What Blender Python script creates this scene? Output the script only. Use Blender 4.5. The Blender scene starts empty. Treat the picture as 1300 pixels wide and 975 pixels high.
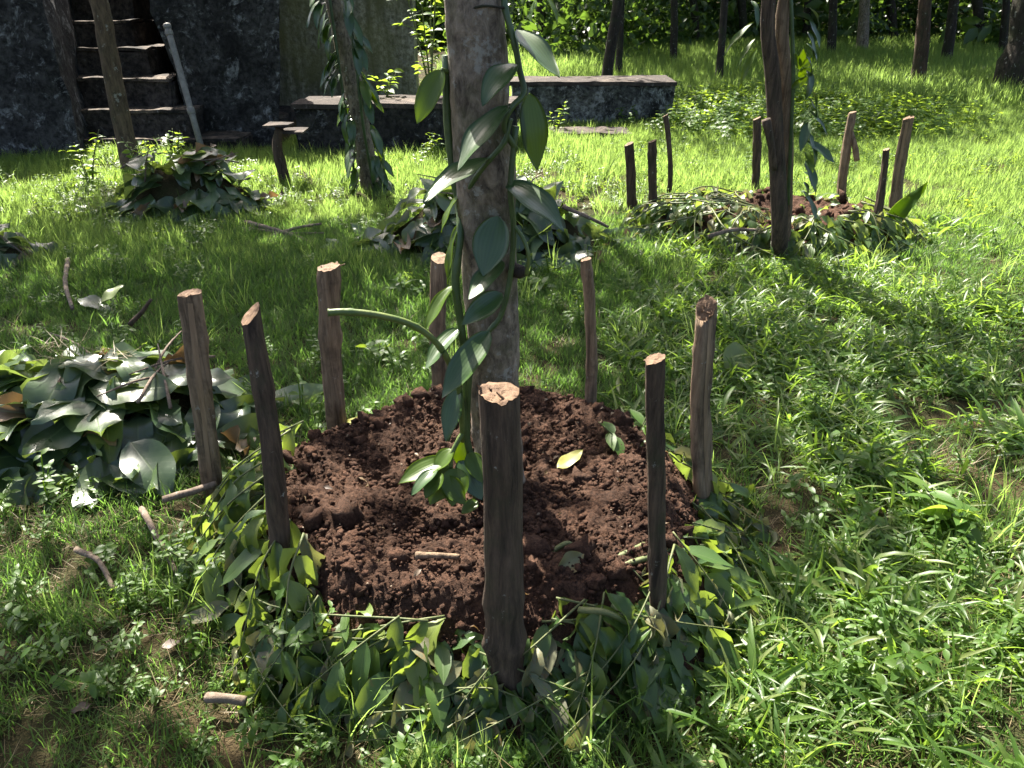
import bpy, math, random
import numpy as np
from mathutils import Matrix, Vector

# ------------------------------------------------------------------ camera, sky, sun, exposure
scene = bpy.context.scene
COL = scene.collection
R = math.radians
CAM_H, PITCH, FPX = 1.40, 26.0, 1000.0          # eye height (m), degrees down, focal length in 1300-wide pixels
SC_, CC_ = math.sin(R(PITCH)), math.cos(R(PITCH))
cam_d = bpy.data.cameras.new('camera'); cam = bpy.data.objects.new('camera', cam_d); COL.objects.link(cam)
cam.location = (0, 0, CAM_H); cam.rotation_euler = (R(90 - PITCH), 0, 0)
cam_d.sensor_width = 36; cam_d.lens = 36 * FPX / 1300; cam_d.clip_end = 500; cam_d.clip_start = 0.02
scene.camera = cam

SUN_EL, SUN_AZ = 50.0, -25.0                      # azimuth measured from +Y towards +X
w = bpy.data.worlds.new('World'); scene.world = w; w.use_nodes = True
nt = w.node_tree
sky = nt.nodes.new('ShaderNodeTexSky'); sky.sky_type = 'NISHITA'; sky.sun_disc = False; sky.air_density = 0.7; sky.dust_density = 4.0; sky.ozone_density = 0.6
sky.sun_elevation = R(SUN_EL); sky.sun_rotation = R(SUN_AZ)
bg = nt.nodes['Background']; bg.inputs[1].default_value = 0.074
nt.links.new(sky.outputs[0], bg.inputs[0])
sl = bpy.data.lights.new('sun', 'SUN'); sl.energy = 5.0; sl.angle = R(0.5); sl.color = (1.0, 0.94, 0.84)
so = bpy.data.objects.new('sun', sl); COL.objects.link(so)
sdir = Vector((math.sin(R(SUN_AZ)) * math.cos(R(SUN_EL)), math.cos(R(SUN_AZ)) * math.cos(R(SUN_EL)), math.sin(R(SUN_EL))))
so.location = sdir * 40
so.rotation_euler = sdir.to_track_quat('Z', 'Y').to_euler()
vs = scene.view_settings
vs.view_transform = 'Standard'; vs.look = 'None'; vs.gamma = 1; vs.use_curve_mapping = False
vs.exposure = 2.4
scene.render.engine = 'CYCLES'
scene.cycles.max_bounces = 7; scene.cycles.diffuse_bounces = 3; scene.cycles.transmission_bounces = 4
scene.cycles.glossy_bounces = 2; scene.cycles.use_denoising = True
scene.cycles.sample_clamp_indirect = 4

rng = np.random.default_rng(11)
random.seed(5)
U = rng.uniform

# ------------------------------------------------------------------ pixel <-> place helpers (photograph is 1300 x 975)
def ray(px, py):
    dx = (px - 650) / FPX; dy = (487.5 - py) / FPX
    return np.array([dx, CC_ + dy * SC_, -SC_ + dy * CC_])
def P(px, py, Y):
    r = ray(px, py); t = Y / r[1]
    return np.array([r[0] * t, Y, CAM_H + r[2] * t])
def G(px, py, z=0.0):
    r = ray(px, py); t = (z - CAM_H) / r[2]
    return np.array([r[0] * t, r[1] * t, z])
def depth(p):
    return p[1] * CC_ - (p[2] - CAM_H) * SC_

# ------------------------------------------------------------------ numpy noise
_perm = np.random.default_rng(3).integers(0, 2**31, 4096)
def _h(ix, iy, iz):
    n = (ix * 374761393 + iy * 668265263 + iz * 2147483647) & 0x7fffffff
    n = ((n ^ (n >> 13)) * 1274126177) & 0x7fffffff
    return _perm[(n ^ (n >> 16)) & 4095] / 2**31
def vnoise(p):
    p = np.asarray(p, float); i = np.floor(p).astype(np.int64); f = p - i; f = f * f * (3 - 2 * f)
    r = 0
    for a in (0, 1):
        for b in (0, 1):
            for c in (0, 1):
                wgt = (f[..., 0] if a else 1 - f[..., 0]) * (f[..., 1] if b else 1 - f[..., 1]) * (f[..., 2] if c else 1 - f[..., 2])
                r = r + wgt * _h(i[..., 0] + a, i[..., 1] + b, i[..., 2] + c)
    return r * 2 - 1
def fbm(p, o=4):
    p = np.asarray(p, float); r = 0; a = 1.0
    for k in range(o):
        r = r + a * vnoise(p * 2**k + 17.3 * k); a *= .5
    return r
def n2(x, y, s, o=3, seed=0.0):
    x = np.asarray(x, float); y = np.asarray(y, float)
    return fbm(np.stack([x * s, y * s, np.full(np.broadcast(x, y).shape, seed + .37) + 0 * x], -1), o)
def sstep(a, b, x):
    t = np.clip((np.asarray(x, float) - a) / (b - a), 0, 1); return t * t * (3 - 2 * t)

# ------------------------------------------------------------------ mesh helpers
def mesh(name, v, f, mat=None, uv=None, rnd=None, smooth=True):
    me = bpy.data.meshes.new(name)
    v = np.asarray(v, float)
    if isinstance(f, np.ndarray):
        n, k = f.shape
        me.vertices.add(len(v)); me.vertices.foreach_set('co', v.astype(np.float32).ravel())
        me.loops.add(n * k); me.loops.foreach_set('vertex_index', f.astype(np.int32).ravel())
        me.polygons.add(n); me.polygons.foreach_set('loop_start', np.arange(0, n * k, k, dtype=np.int32))
        me.polygons.foreach_set('loop_total', np.full(n, k, np.int32))
        me.update(calc_edges=True)
    else:
        me.from_pydata([tuple(a) for a in v], [], [tuple(int(i) for i in a) for a in f])
    if uv is not None:
        li = np.empty(len(me.loops), np.int32); me.loops.foreach_get('vertex_index', li)
        ul = me.uv_layers.new(name='UVMap'); ul.data.foreach_set('uv', np.asarray(uv, np.float32)[li].ravel())
    if rnd is not None:
        at = me.attributes.new('rnd', 'FLOAT', 'POINT'); at.data.foreach_set('value', np.asarray(rnd, np.float32))
    if smooth: me.polygons.foreach_set('use_smooth', np.ones(len(me.polygons), bool))
    if mat: me.materials.append(mat)
    me.validate()
    return me
def link(name, data, loc=(0, 0, 0)):
    o = bpy.data.objects.new(name, data); COL.objects.link(o); o.location = loc; return o
def tag(o, label, cat, group=None, kind=None):
    o['label'] = label
    if cat: o['category'] = cat
    if group: o['group'] = group
    if kind: o['kind'] = kind
    return o
def thing(name, label, cat, base, group=None):
    return tag(link(name, None, base), label, cat, group)
def part(name, me, root, M=None, sub=None):
    """mesh or matrix given in WORLD space; root only translated"""
    o = bpy.data.objects.new(name, me); COL.objects.link(o)
    M = M if M is not None else Matrix.Identity(4)
    off = Vector(root.location)
    if sub is not None:
        o.parent = sub; o.matrix_basis = (sub.matrix_basis.inverted() @ (Matrix.Translation(-off) @ M))
    else:
        o.parent = root; o.matrix_basis = Matrix.Translation(-off) @ M
    return o
def frame(y, n):
    y = np.asarray(y, float); y = y / np.linalg.norm(y)
    n = np.asarray(n, float); n = n - y * np.dot(n, y)
    if np.linalg.norm(n) < 1e-5: n = np.array([.3, .2, 1]) - y * np.dot([.3, .2, 1], y)
    n = n / np.linalg.norm(n); x = np.cross(y, n)
    return np.stack([x, y, n], 1)
def xform(loc, y, n, s=1.0):
    F = frame(y, n)
    s = np.broadcast_to(np.asarray(s, float), (3,))
    m = Matrix.Identity(4)
    for i in range(3):
        for j in range(3): m[i][j] = F[i, j] * s[j]
        m[i][3] = loc[i]
    return m
class Batch:
    """several pieces joined into one mesh"""
    def __init__(s): s.v = []; s.f = []; s.u = []; s.r = []; s.n = 0
    def add(s, v, f, uv=None, r=None):
        v = np.asarray(v, float)
        s.v.append(v); s.f.append(np.asarray(f) + s.n); s.n += len(v)
        s.u.append(np.zeros((len(v), 2)) if uv is None else uv)
        s.r.append(np.full(len(v), random.random() if r is None else r))
    def mesh(s, name, mat, smooth=True):
        return mesh(name, np.concatenate(s.v), np.concatenate(s.f), mat, np.concatenate(s.u), np.concatenate(s.r), smooth)

def tube(pts, rad, seg=8, rough=0.0, cap=True, seed=0, prof=None, rs=9.0):
    """quad tube along pts; returns v, f(quads), uv"""
    pts = np.asarray(pts, float); n = len(pts); rad = np.broadcast_to(np.asarray(rad, float), (n,))
    tan = np.gradient(pts, axis=0); tan /= np.linalg.norm(tan, axis=1)[:, None] + 1e-12
    ref = np.array([1.0, 0, 0]) if abs(tan[0][0]) < .8 else np.array([0, 1.0, 0])
    V = []; UVs = []
    a = np.linspace(0, 2 * np.pi, seg, endpoint=False)
    L = np.concatenate([[0], np.cumsum(np.linalg.norm(np.diff(pts, axis=0), axis=1))])
    for i in range(n):
        x = ref - tan[i] * np.dot(ref, tan[i]); x /= np.linalg.norm(x); y = np.cross(tan[i], x); ref = x
        pr = prof(a, i / (n - 1)) if prof else 1.0
        ring = (np.cos(a)[:, None] * x + np.sin(a)[:, None] * y)
        rr = rad[i] * pr * np.ones(seg)
        if rough: rr = rr * (1 + rough * fbm(np.stack([np.cos(a) * 1.5 + seed, np.sin(a) * 1.5, np.full(seg, L[i] * rs + seed)], -1), 3))
        V.append(pts[i] + ring * rr[:, None]); UVs.append(np.stack([a / 6.2832, np.full(seg, L[i])], 1))
    V = np.concatenate(V); UVs = np.concatenate(UVs)
    F = []
    for i in range(n - 1):
        k = np.arange(seg); k2 = (k + 1) % seg
        F.append(np.stack([i * seg + k, i * seg + k2, (i + 1) * seg + k2, (i + 1) * seg + k], 1))
    F = np.concatenate(F)
    if cap:
        for e, p in ((0, pts[0]), (n - 1, pts[-1])):
            c = len(V); V = np.concatenate([V, [p]]); UVs = np.concatenate([UVs, [[.5, L[e]]]])
            k = np.arange(0, seg, 2); k1 = (k + 1) % seg; k2 = (k + 2) % seg
            q = np.stack([e * seg + k, np.full(len(k), c), e * seg + k2, e * seg + k1], 1)
            F = np.concatenate([F, q if e == 0 else q[:, ::-1]])
    return V, F, UVs
def spline(p, n=24):
    p = [np.asarray(a, float) for a in p]; p = [2 * p[0] - p[1]] + p + [2 * p[-1] - p[-2]]
    out = []; m = len(p) - 3
    for k in range(n):
        s = k / (n - 1) * m; i = min(int(s), m - 1); t = s - i
        a, b, c, d = p[i:i + 4]
        out.append(.5 * ((2 * b) + (c - a) * t + (2 * a - 5 * b + 4 * c - d) * t * t + (3 * b - a - 3 * c + d) * t**3))
    return np.array(out)

def leaf(L=1.0, W=.4, curl=.5, fold=.25, wave=.0, nl=7, nc=5, a=.85, tip=1.0, twist=0., seed=0, petiole=0.0):
    """leaf along +Y, upper face +Z; returns v, f, uv"""
    r = np.random.default_rng(seed)
    v = np.linspace(0, 1, nl); u = np.linspace(-1, 1, nc)
    prof = np.sin(np.pi * np.clip(v, 0, 1)**a)**.72
    prof = prof * (1 - .35 * tip * sstep(.6, 1, v))
    prof = np.maximum(prof, .02); prof[-1] = .01
    ph = r.uniform(0, 6, 4)
    ang = -curl * (v - .15)
    dy = np.cos(ang); dz = np.sin(ang)
    st = np.diff(v, prepend=0)
    cy = np.cumsum(dy * st) * L; cz = np.cumsum(dz * st) * L
    vv, uu = np.meshgrid(v, u, indexing='ij')
    pw = prof[:, None] * W / 2
    fa = fold * (1 - .5 * vv)
    X = uu * pw * np.cos(fa)
    Zn = np.abs(uu) * pw * np.sin(fa) + wave * L * .06 * np.abs(uu)**1.5 * np.sin(vv * 11 + ph[0] + np.sign(uu) * ph[1]) + wave * L * .03 * np.sin(vv * 5 + ph[2])
    tw = twist * vv
    X2 = X * np.cos(tw) - Zn * np.sin(tw); Z2 = X * np.sin(tw) + Zn * np.cos(tw)
    Y = cy[:, None] - Z2 * np.sin(ang)[:, None]; Z = cz[:, None] + Z2 * np.cos(ang)[:, None]
    V = np.stack([X2, Y, Z], -1).reshape(-1, 3)
    i = np.arange(nl - 1)[:, None] * nc + np.arange(nc - 1)[None]
    i = i.ravel(); F = np.stack([i, i + 1, i + nc + 1, i + nc], 1)
    uv = np.stack([uu, vv], -1).reshape(-1, 2)
    return V, F, uv
def tmat(v, M):
    M = np.array(M); return v @ M[:3, :3].T + M[:3, 3]

# ------------------------------------------------------------------ materials
class NB:
    def __init__(s, name):
        s.m = bpy.data.materials.new(name); s.m.use_nodes = True; s.t = s.m.node_tree
        s.p = s.t.nodes['Principled BSDF']; s.out = s.t.nodes['Material Output']
    def n(s, typ, **k):
        x = s.t.nodes.new('ShaderNode' + typ)
        for a, b in k.items(): setattr(x, a, b)
        return x
    def l(s, a, b): s.t.links.new(a, b)
    def math(s, op, a, b=None, clamp=False):
        x = s.n('Math', operation=op); x.use_clamp = clamp
        for i, q in enumerate((a, b)):
            if q is None: continue
            if isinstance(q, (int, float)): x.inputs[i].default_value = q
            else: s.l(q, x.inputs[i])
        return x.outputs[0]
    def mix(s, f, a, b, blend='MIX'):
        x = s.n('Mix', data_type='RGBA', blend_type=blend)
        for i, q in ((0, f), (6, a), (7, b)):
            if isinstance(q, (int, float)): x.inputs[i].default_value = q
            elif isinstance(q, tuple): x.inputs[i].default_value = (*q[:3], 1)
            else: s.l(q, x.inputs[i])
        return x.outputs[2]
    def ramp(s, f, stops):
        x = s.n('ValToRGB'); e = x.color_ramp.elements
        while len(e) < len(stops): e.new(.5)
        for k, (p, c) in enumerate(stops):
            e[k].position = p; e[k].color = (*c, 1) if isinstance(c, tuple) else (c, c, c, 1)
        s.l(f, x.inputs[0]); return x.outputs[0]
    def noise(s, scale, detail=4, rough=.6, vec=None, dist=0.):
        x = s.n('TexNoise'); x.inputs['Scale'].default_value = scale; x.inputs['Detail'].default_value = detail
        x.inputs['Roughness'].default_value = rough; x.inputs['Distortion'].default_value = dist
        if vec is not None: s.l(vec, x.inputs['Vector'])
        return x.outputs[0]
    def coord(s, scale=(1, 1, 1), kind='Object', rot=(0, 0, 0)):
        c = s.n('TexCoord'); m = s.n('Mapping'); m.inputs['Scale'].default_value = scale; m.inputs['Rotation'].default_value = rot
        s.l(c.outputs[kind], m.inputs[0]); return m.outputs[0]
    def pos(s, scale=(1, 1, 1)):
        c = s.n('NewGeometry'); m = s.n('Mapping'); m.inputs['Scale'].default_value = scale
        s.l(c.outputs['Position'], m.inputs[0]); return m.outputs[0]
    def bump(s, h, strength=.5, dist=.01):
        b = s.n('Bump'); b.inputs['Strength'].default_value = strength; b.inputs['Distance'].default_value = dist
        s.l(h, b.inputs['Height']); s.l(b.outputs[0], s.p.inputs['Normal']); return b.outputs[0]
    def rnd(s):
        a = s.n('Attribute', attribute_name='rnd'); o = s.n('ObjectInfo')
        x = s.math('MULTIPLY', o.outputs['Random'], 1.0)
        return s.math('FRACT', s.math('ADD', a.outputs['Fac'], x))

def leaf_mat(name, cols, trans=.4, tcol=(.25, .4, .03), rough=.4, under=None, veins=0, spec=.5, spots=0.0):
    b = NB(name); r = b.rnd()
    n = len(cols); c = b.ramp(r, [(i / max(1, n - 1), q) for i, q in enumerate(cols)])
    nz = b.noise(14 if veins else 60, 3, .6, b.coord())
    c = b.mix(b.math('MULTIPLY', nz, .55), c, b.mix(1.0, c, (.55, .6, .5), 'MULTIPLY'))
    uvn = b.n('UVMap'); sep = b.n('SeparateXYZ'); b.l(uvn.outputs[0], sep.inputs[0])
    au = b.math('ABSOLUTE', sep.outputs[0]); v = sep.outputs[1]
    if veins == 1:      # pinnate: midrib and side veins
        mid = b.math('SUBTRACT', 1.0, b.math('MULTIPLY', au, 16.0), True)
        k = b.math('SINE', b.math('MULTIPLY', b.math('SUBTRACT', v, b.math('MULTIPLY', au, .16)), 75.0))
        side = b.math('POWER', b.math('MAXIMUM', k, 0.0), 10.0)
        vm = b.math('MAXIMUM', mid, b.math('MULTIPLY', side, .14))
        c = b.mix(b.math('MULTIPLY', vm, .38), c, (.18, .24, .09))
        b.bump(b.math('ADD', b.math('MULTIPLY', vm, -.6), b.math('MULTIPLY', nz, .5)), .3, .003)
    elif veins == 2:    # parallel long veins (vanilla)
        k = b.math('SINE', b.math('MULTIPLY', sep.outputs[0], 26.0))
        mid = b.math('SUBTRACT', 1.0, b.math('MULTIPLY', au, 14.0), True)
        ln = b.math('MULTIPLY', b.math('ADD', k, 1.0), .5)
        c = b.mix(b.math('MULTIPLY', ln, .16), c, (.10, .17, .05))
        c = b.mix(b.math('MULTIPLY', mid, .3), c, (.02, .04, .015))
        b.bump(b.math('ADD', b.math('MULTIPLY', ln, .25), b.math('MULTIPLY', nz, .7)), .22, .003)
    if spots:
        sp = b.math('GREATER_THAN', b.noise(26, 3, .6, b.coord()), 1 - spots)
        c = b.mix(b.math('MULTIPLY', sp, .7), c, (.16, .10, .03))
    if under is not None:
        g = b.n('NewGeometry'); c = b.mix(g.outputs['Backfacing'], c, b.mix(.75, c, under))
    b.l(c, b.p.inputs['Base Color']); b.p.inputs['Roughness'].default_value = rough
    b.p.inputs['Specular IOR Level'].default_value = spec
    if trans > 0:
        tr = b.n('BsdfTranslucent'); b.l(b.mix(.6, c, tcol), tr.inputs[0])
        mx = b.n('MixShader'); mx.inputs[0].default_value = trans
        b.l(b.p.outputs[0], mx.inputs[1]); b.l(tr.outputs[0], mx.inputs[2]); b.l(mx.outputs[0], b.out.inputs[0])
    return b.m
def bark_mat(name, c1, c2, moss=(.05, .07, .02), mossy=.2, lichen=.15, scale=1.0, strength=.8, vert=.25):
    b = NB(name); p = b.pos((scale, scale, scale * vert)); p1 = b.pos((scale,) * 3)
    a = b.noise(38, 6, .7, p, .4); q = b.noise(9, 4, .65, p1); fine = b.noise(150, 3, .6, p)
    c = b.mix(b.ramp(a, [(.35, 0.), (.68, 1.)]), c1, c2)
    c = b.mix(b.math('MULTIPLY', fine, .5), c, b.mix(1., c, (.45, .42, .4), 'MULTIPLY'))
    if mossy: c = b.mix(b.math('MULTIPLY', b.ramp(q, [(.55 - mossy * .4, 0.), (.75 - mossy * .3, 1.)]), .75), c, moss)
    if lichen: c = b.mix(b.math('MULTIPLY', b.ramp(b.noise(22, 5, .7, p1), [(.66 - lichen * .3, 0.), (.72 - lichen * .3, 1.)]), .6), c, (.30, .30, .26))
    b.l(c, b.p.inputs['Base Color']); b.p.inputs['Roughness'].default_value = .9
    b.p.inputs['Specular IOR Level'].default_value = .25
    b.bump(b.math('ADD', a, b.math('MULTIPLY', fine, .4)), strength, .008 / scale)
    return b.m
def plain(name, c1, c2, scale=40, rough=.8, strength=.4, vec=(1, 1, 1), spec=.3, usernd=False):
    b = NB(name); a = b.noise(scale, 5, .65, b.pos(vec))
    c = b.mix(b.ramp(a, [(.35, 0.), (.65, 1.)]), c1, c2)
    if usernd:
        c = b.mix(b.rnd(), b.mix(1., c, (.55, .5, .45), 'MULTIPLY'), b.mix(1., c, (1.35, 1.35, 1.35), 'MULTIPLY'))
    b.l(c, b.p.inputs['Base Color']); b.p.inputs['Roughness'].default_value = rough
    b.p.inputs['Specular IOR Level'].default_value = spec
    b.bump(a, strength, .01); return b.m

def ground_mat():
    b = NB('ground_soil'); p = b.pos()
    a = b.noise(2.2, 5, .65, p); f = b.noise(55, 5, .7, p); st = b.noise(160, 3, .6, p)
    c = b.mix(b.ramp(a, [(.4, 0.), (.62, 1.)]), (.035, .045, .014), (.085, .062, .032))
    c = b.mix(b.math('MULTIPLY', f, .8), c, (.025, .018, .010))
    c = b.mix(b.ramp(st, [(.58, 0.), (.72, .5)]), c, (.16, .12, .06))
    b.l(c, b.p.inputs['Base Color']); b.p.inputs['Roughness'].default_value = .95
    b.p.inputs['Specular IOR Level'].default_value = .1
    b.bump(b.math('ADD', f, st), .9, .02); return b.m
def soil_mat():
    b = NB('dug_soil'); p = b.pos()
    a = b.noise(9, 6, .7, p); f = b.noise(120, 6, .75, p); st = b.noise(330, 2, .6, p)
    c = b.mix(b.ramp(a, [(.35, 0.), (.66, 1.)]), (.054, .030, .019), (.125, .068, .043))
    c = b.mix(b.ramp(f, [(.42, .0), (.62, .85)]), c, (.018, .010, .007))
    c = b.mix(b.ramp(st, [(.66, 0.), (.76, .55)]), c, (.19, .125, .085))
    c = b.mix(b.ramp(b.noise(5, 3, .6, p), [(.45, 0.), (.6, .6)]), c, b.mix(1., c, (.5, .47, .45), 'MULTIPLY'))
    c = b.mix(b.math('MULTIPLY', b.rnd(), .35), c, (.115, .056, .034))
    b.l(c, b.p.inputs['Base Color']); b.p.inputs['Roughness'].default_value = .95
    b.p.inputs['Specular IOR Level'].default_value = .15
    b.bump(b.math('ADD', f, b.math('MULTIPLY', st, .5)), .9, .012); return b.m
def concrete_mat(name, base, dark, amount, streak=0., green=None, lich=.25):
    b = NB(name); p = b.pos(); ps = b.pos((1, 1, .12))
    a = b.noise(2.6, 7, .72, p, .6); f = b.noise(18, 6, .7, p)
    c = b.mix(b.ramp(a, [(amount - .12, 1.), (amount + .1, 0.)]), dark, base)
    c = b.mix(b.ramp(b.noise(5.5, 6, .75, p, 1.0), [(.62 - lich * .2, 0.), (.70 - lich * .2, 1.)]), c, b.mix(.5, base, (.34, .35, .34)))
    c = b.mix(b.ramp(f, [(.38, .85), (.62, 0.)]), c, b.mix(1., dark, (.6, .6, .6), 'MULTIPLY'))
    if streak: c = b.mix(b.math('MULTIPLY', b.ramp(b.noise(7, 4, .6, ps), [(.42, 0.), (.62, 1.)]), streak), c, b.mix(1., dark, (.8, .8, .8), 'MULTIPLY'))
    if green: c = b.mix(b.math('MULTIPLY', b.ramp(b.noise(1.3, 4, .6, p), [(.42, 0.), (.62, 1.)]), .45), c, green)
    b.l(c, b.p.inputs['Base Color']); b.p.inputs['Roughness'].default_value = .92
    b.p.inputs['Specular IOR Level'].default_value = .2
    b.bump(b.math('ADD', a, f), .6, .03); return b.m

GREEN_T = (.30, .46, .03)
M = dict(
    ground=ground_mat(), soil=soil_mat(),
    grass=leaf_mat('lawn_grass', [(.04, .09, .02), (.055, .115, .026), (.08, .14, .036), (.12, .14, .05)], .58, (.44, .64, .13), .5, spec=.25),
    shortg=leaf_mat('fine_grass', [(.035, .075, .016), (.05, .10, .02), (.065, .115, .022), (.12, .11, .045)], .46, (.25, .48, .07), .55, spec=.3),
    broad=leaf_mat('broad_grass', [(.04, .085, .015), (.058, .115, .02), (.085, .145, .028), (.15, .17, .055)], .45, (.40, .64, .06), .42, spec=.38),
    straw=leaf_mat('dry_straw', [(.20, .15, .07), (.28, .21, .10), (.13, .09, .04)], .25, (.4, .3, .1), .6),
    herb=leaf_mat('herb', [(.05, .105, .02), (.07, .14, .025), (.095, .16, .03)], .46, (.48, .66, .05), .45, spec=.35),
    mulch=leaf_mat('cut_green_leaf', [(.032, .078, .018), (.05, .105, .024), (.075, .13, .032), (.04, .085, .025), (.09, .145, .04), (.16, .20, .04)], .38, (.42, .56, .05), .42, under=(.11, .17, .07), veins=1, spots=.3),
    wilt=leaf_mat('wilted_leaf', [(.10, .12, .06), (.14, .14, .075), (.075, .075, .04), (.20, .19, .09)], .25, (.3, .3, .06), .6, under=(.2, .21, .15), veins=1, spots=.4),
    big=leaf_mat('heap_leaf', [(.024, .05, .02), (.035, .068, .027), (.055, .09, .035), (.03, .055, .028), (.08, .11, .05)], .26, (.36, .5, .05), .33, under=(.14, .19, .10), veins=1, spec=.6, spots=.25),
    bigdry=leaf_mat('dry_heap_leaf', [(.11, .075, .04), (.17, .11, .06), (.08, .05, .035)], .2, (.35, .2, .06), .55, veins=1, spots=.3),
    vanilla=leaf_mat('vanilla_leaf', [(.022, .058, .012), (.03, .072, .014), (.038, .08, .016)], .2, (.34, .50, .02), .34, veins=2, spec=.65, spots=.12),
    vanlight=leaf_mat('yellow_green_vanilla_leaf', [(.075, .13, .02), (.10, .17, .02)], .52, (.50, .62, .02), .36, veins=2, spec=.5, spots=.2),  # light green shoots; backlit glow of hanging leaves put into the colour
    vanmid=leaf_mat('backlit_vanilla_leaf', [(.03, .06, .015), (.04, .075, .018)], .40, (.22, .30, .02), .36, veins=2, spec=.5, spots=.1),
    yellow=leaf_mat('yellow_leaf', [(.42, .40, .10), (.36, .33, .09)], .3, (.6, .5, .1), .5, veins=1, spots=.25),
    vinestem=plain('vine_stem', (.030, .06, .016), (.055, .09, .025), 30, .45, .2, spec=.5),
    cutstem=plain('cut_vine_stem', (.06, .10, .022), (.12, .15, .04), 25, .45, .3, spec=.4),
    stalk=plain('green_stalk', (.06, .08, .025), (.12, .13, .05), 40, .6, .3),
    crown=leaf_mat('tree_leaf', [(.025, .06, .015), (.04, .085, .02), (.06, .11, .025)], .35, (.2, .34, .03), .45),
    under=leaf_mat('undergrowth_leaf', [(.025, .055, .015), (.04, .085, .02), (.06, .11, .026)], .35, (.2, .34, .03), .42),
    bark_main=bark_mat('grey_bark', (.06, .047, .035), (.34, .28, .205), (.08, .08, .035), .2, .3, 1.0, 1.0, .5),
    bark_dark=bark_mat('dark_bark', (.016, .013, .010), (.055, .044, .032), (.03, .04, .015), .2, .2, .6),
    stake_dark=bark_mat('dark_stake_bark', (.028, .020, .014), (.13, .09, .06), (.04, .04, .02), .06, .05, 1.3, 1.0, .12),
    stake_brown=bark_mat('brown_stake_bark', (.085, .059, .037), (.33, .235, .15), (.03, .022, .016), .1, .06, 1.3, 1.0, .08),
    cutwood=plain('cut_wood', (.085, .047, .025), (.19, .118, .066), 70, .8, .5),
    inner=plain('split_wood', (.13, .085, .05), (.28, .19, .115), 40, .85, .6, (1, 1, .08)),
    stick=bark_mat('dry_stick', (.10, .075, .055), (.26, .20, .15), (.1, .08, .05), .1, .2, 2.0, .6, .2),
    conc=concrete_mat('black_mould_concrete', (.055, .054, .050), (.007, .007, .0065), .55, lich=.4),
    conc_step=concrete_mat('worn_concrete', (.075, .063, .053), (.009, .0085, .008), .60, lich=.1),
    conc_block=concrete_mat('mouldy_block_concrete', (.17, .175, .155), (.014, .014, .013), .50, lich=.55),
    conc_tread=concrete_mat('mottled_sunlit_tread', (.20, .155, .12), (.02, .018, .016), .49, lich=.1),  # mould mottling, with sun on the step tops put into the paler colour
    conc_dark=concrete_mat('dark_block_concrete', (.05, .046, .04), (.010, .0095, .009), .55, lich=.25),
    conc_top=concrete_mat('weathered_concrete_top', (.20, .155, .12), (.05, .04, .034), .40, lich=.1),
    moss=concrete_mat('mossy_wall_plaster', (.38, .36, .26), (.09, .086, .055), .64, .9, (.19, .185, .06), .1),
    pipe=plain('grey_pipe', (.13, .125, .11), (.21, .20, .18), 25, .5, .1, spec=.4),
)

# ------------------------------------------------------------------ terrain
MC = np.array([-0.085, 1.875])           # near soil mound
MC2 = np.array([1.72, 5.15])           # second mound
def terrain(x, y):
    x = np.asarray(x, float); y = np.asarray(y, float)
    z = .032 * np.maximum(y - 9, 0) * sstep(8.5, 11.5, y) - .032 * np.maximum(y - 24, 0)
    z = z + .30 * np.maximum(y - 25, 0) * sstep(24, 28, y) * (y < 45) + (y >= 45) * 6.0
    z = z + .018 * n2(x, y, 1.1, 3, 2.) * sstep(.3, 1.4, y + .5) + .05 * n2(x, y, .22, 2, 5.) * sstep(6, 14, y)
    return z
def axis(segs):
    out = []
    for a, b, s in segs: out.append(np.arange(a, b, s))
    return np.concatenate(out + [[segs[-1][1]]])
gx = axis([(-80, -16, 4.), (-16, -4, .5), (-4, 4, .06), (4, 16, .5), (16, 80, 4.)])
gy = axis([(-60, -2, 4.), (-2, .4, .3), (.4, 6, .06), (6, 14, .2), (14, 46, .6), (46, 120, 6.)])
X, Y = np.meshgrid(gx, gy)
Z = terrain(X, Y) + .012 * n2(X, Y, 9., 2, 8.) * (np.abs(X) < 4.2) * (Y < 6.5) * (Y > .2)
i = (np.arange(len(gy) - 1)[:, None] * len(gx) + np.arange(len(gx) - 1)[None]).ravel()
F = np.stack([i, i + 1, i + len(gx) + 1, i + len(gx)], 1)
g = link('ground', mesh('ground', np.stack([X, Y, Z], -1).reshape(-1, 3), F, M['ground']))
g['kind'] = 'structure'; g['label'] = 'brown soil of the garden showing between the grass'

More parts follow.
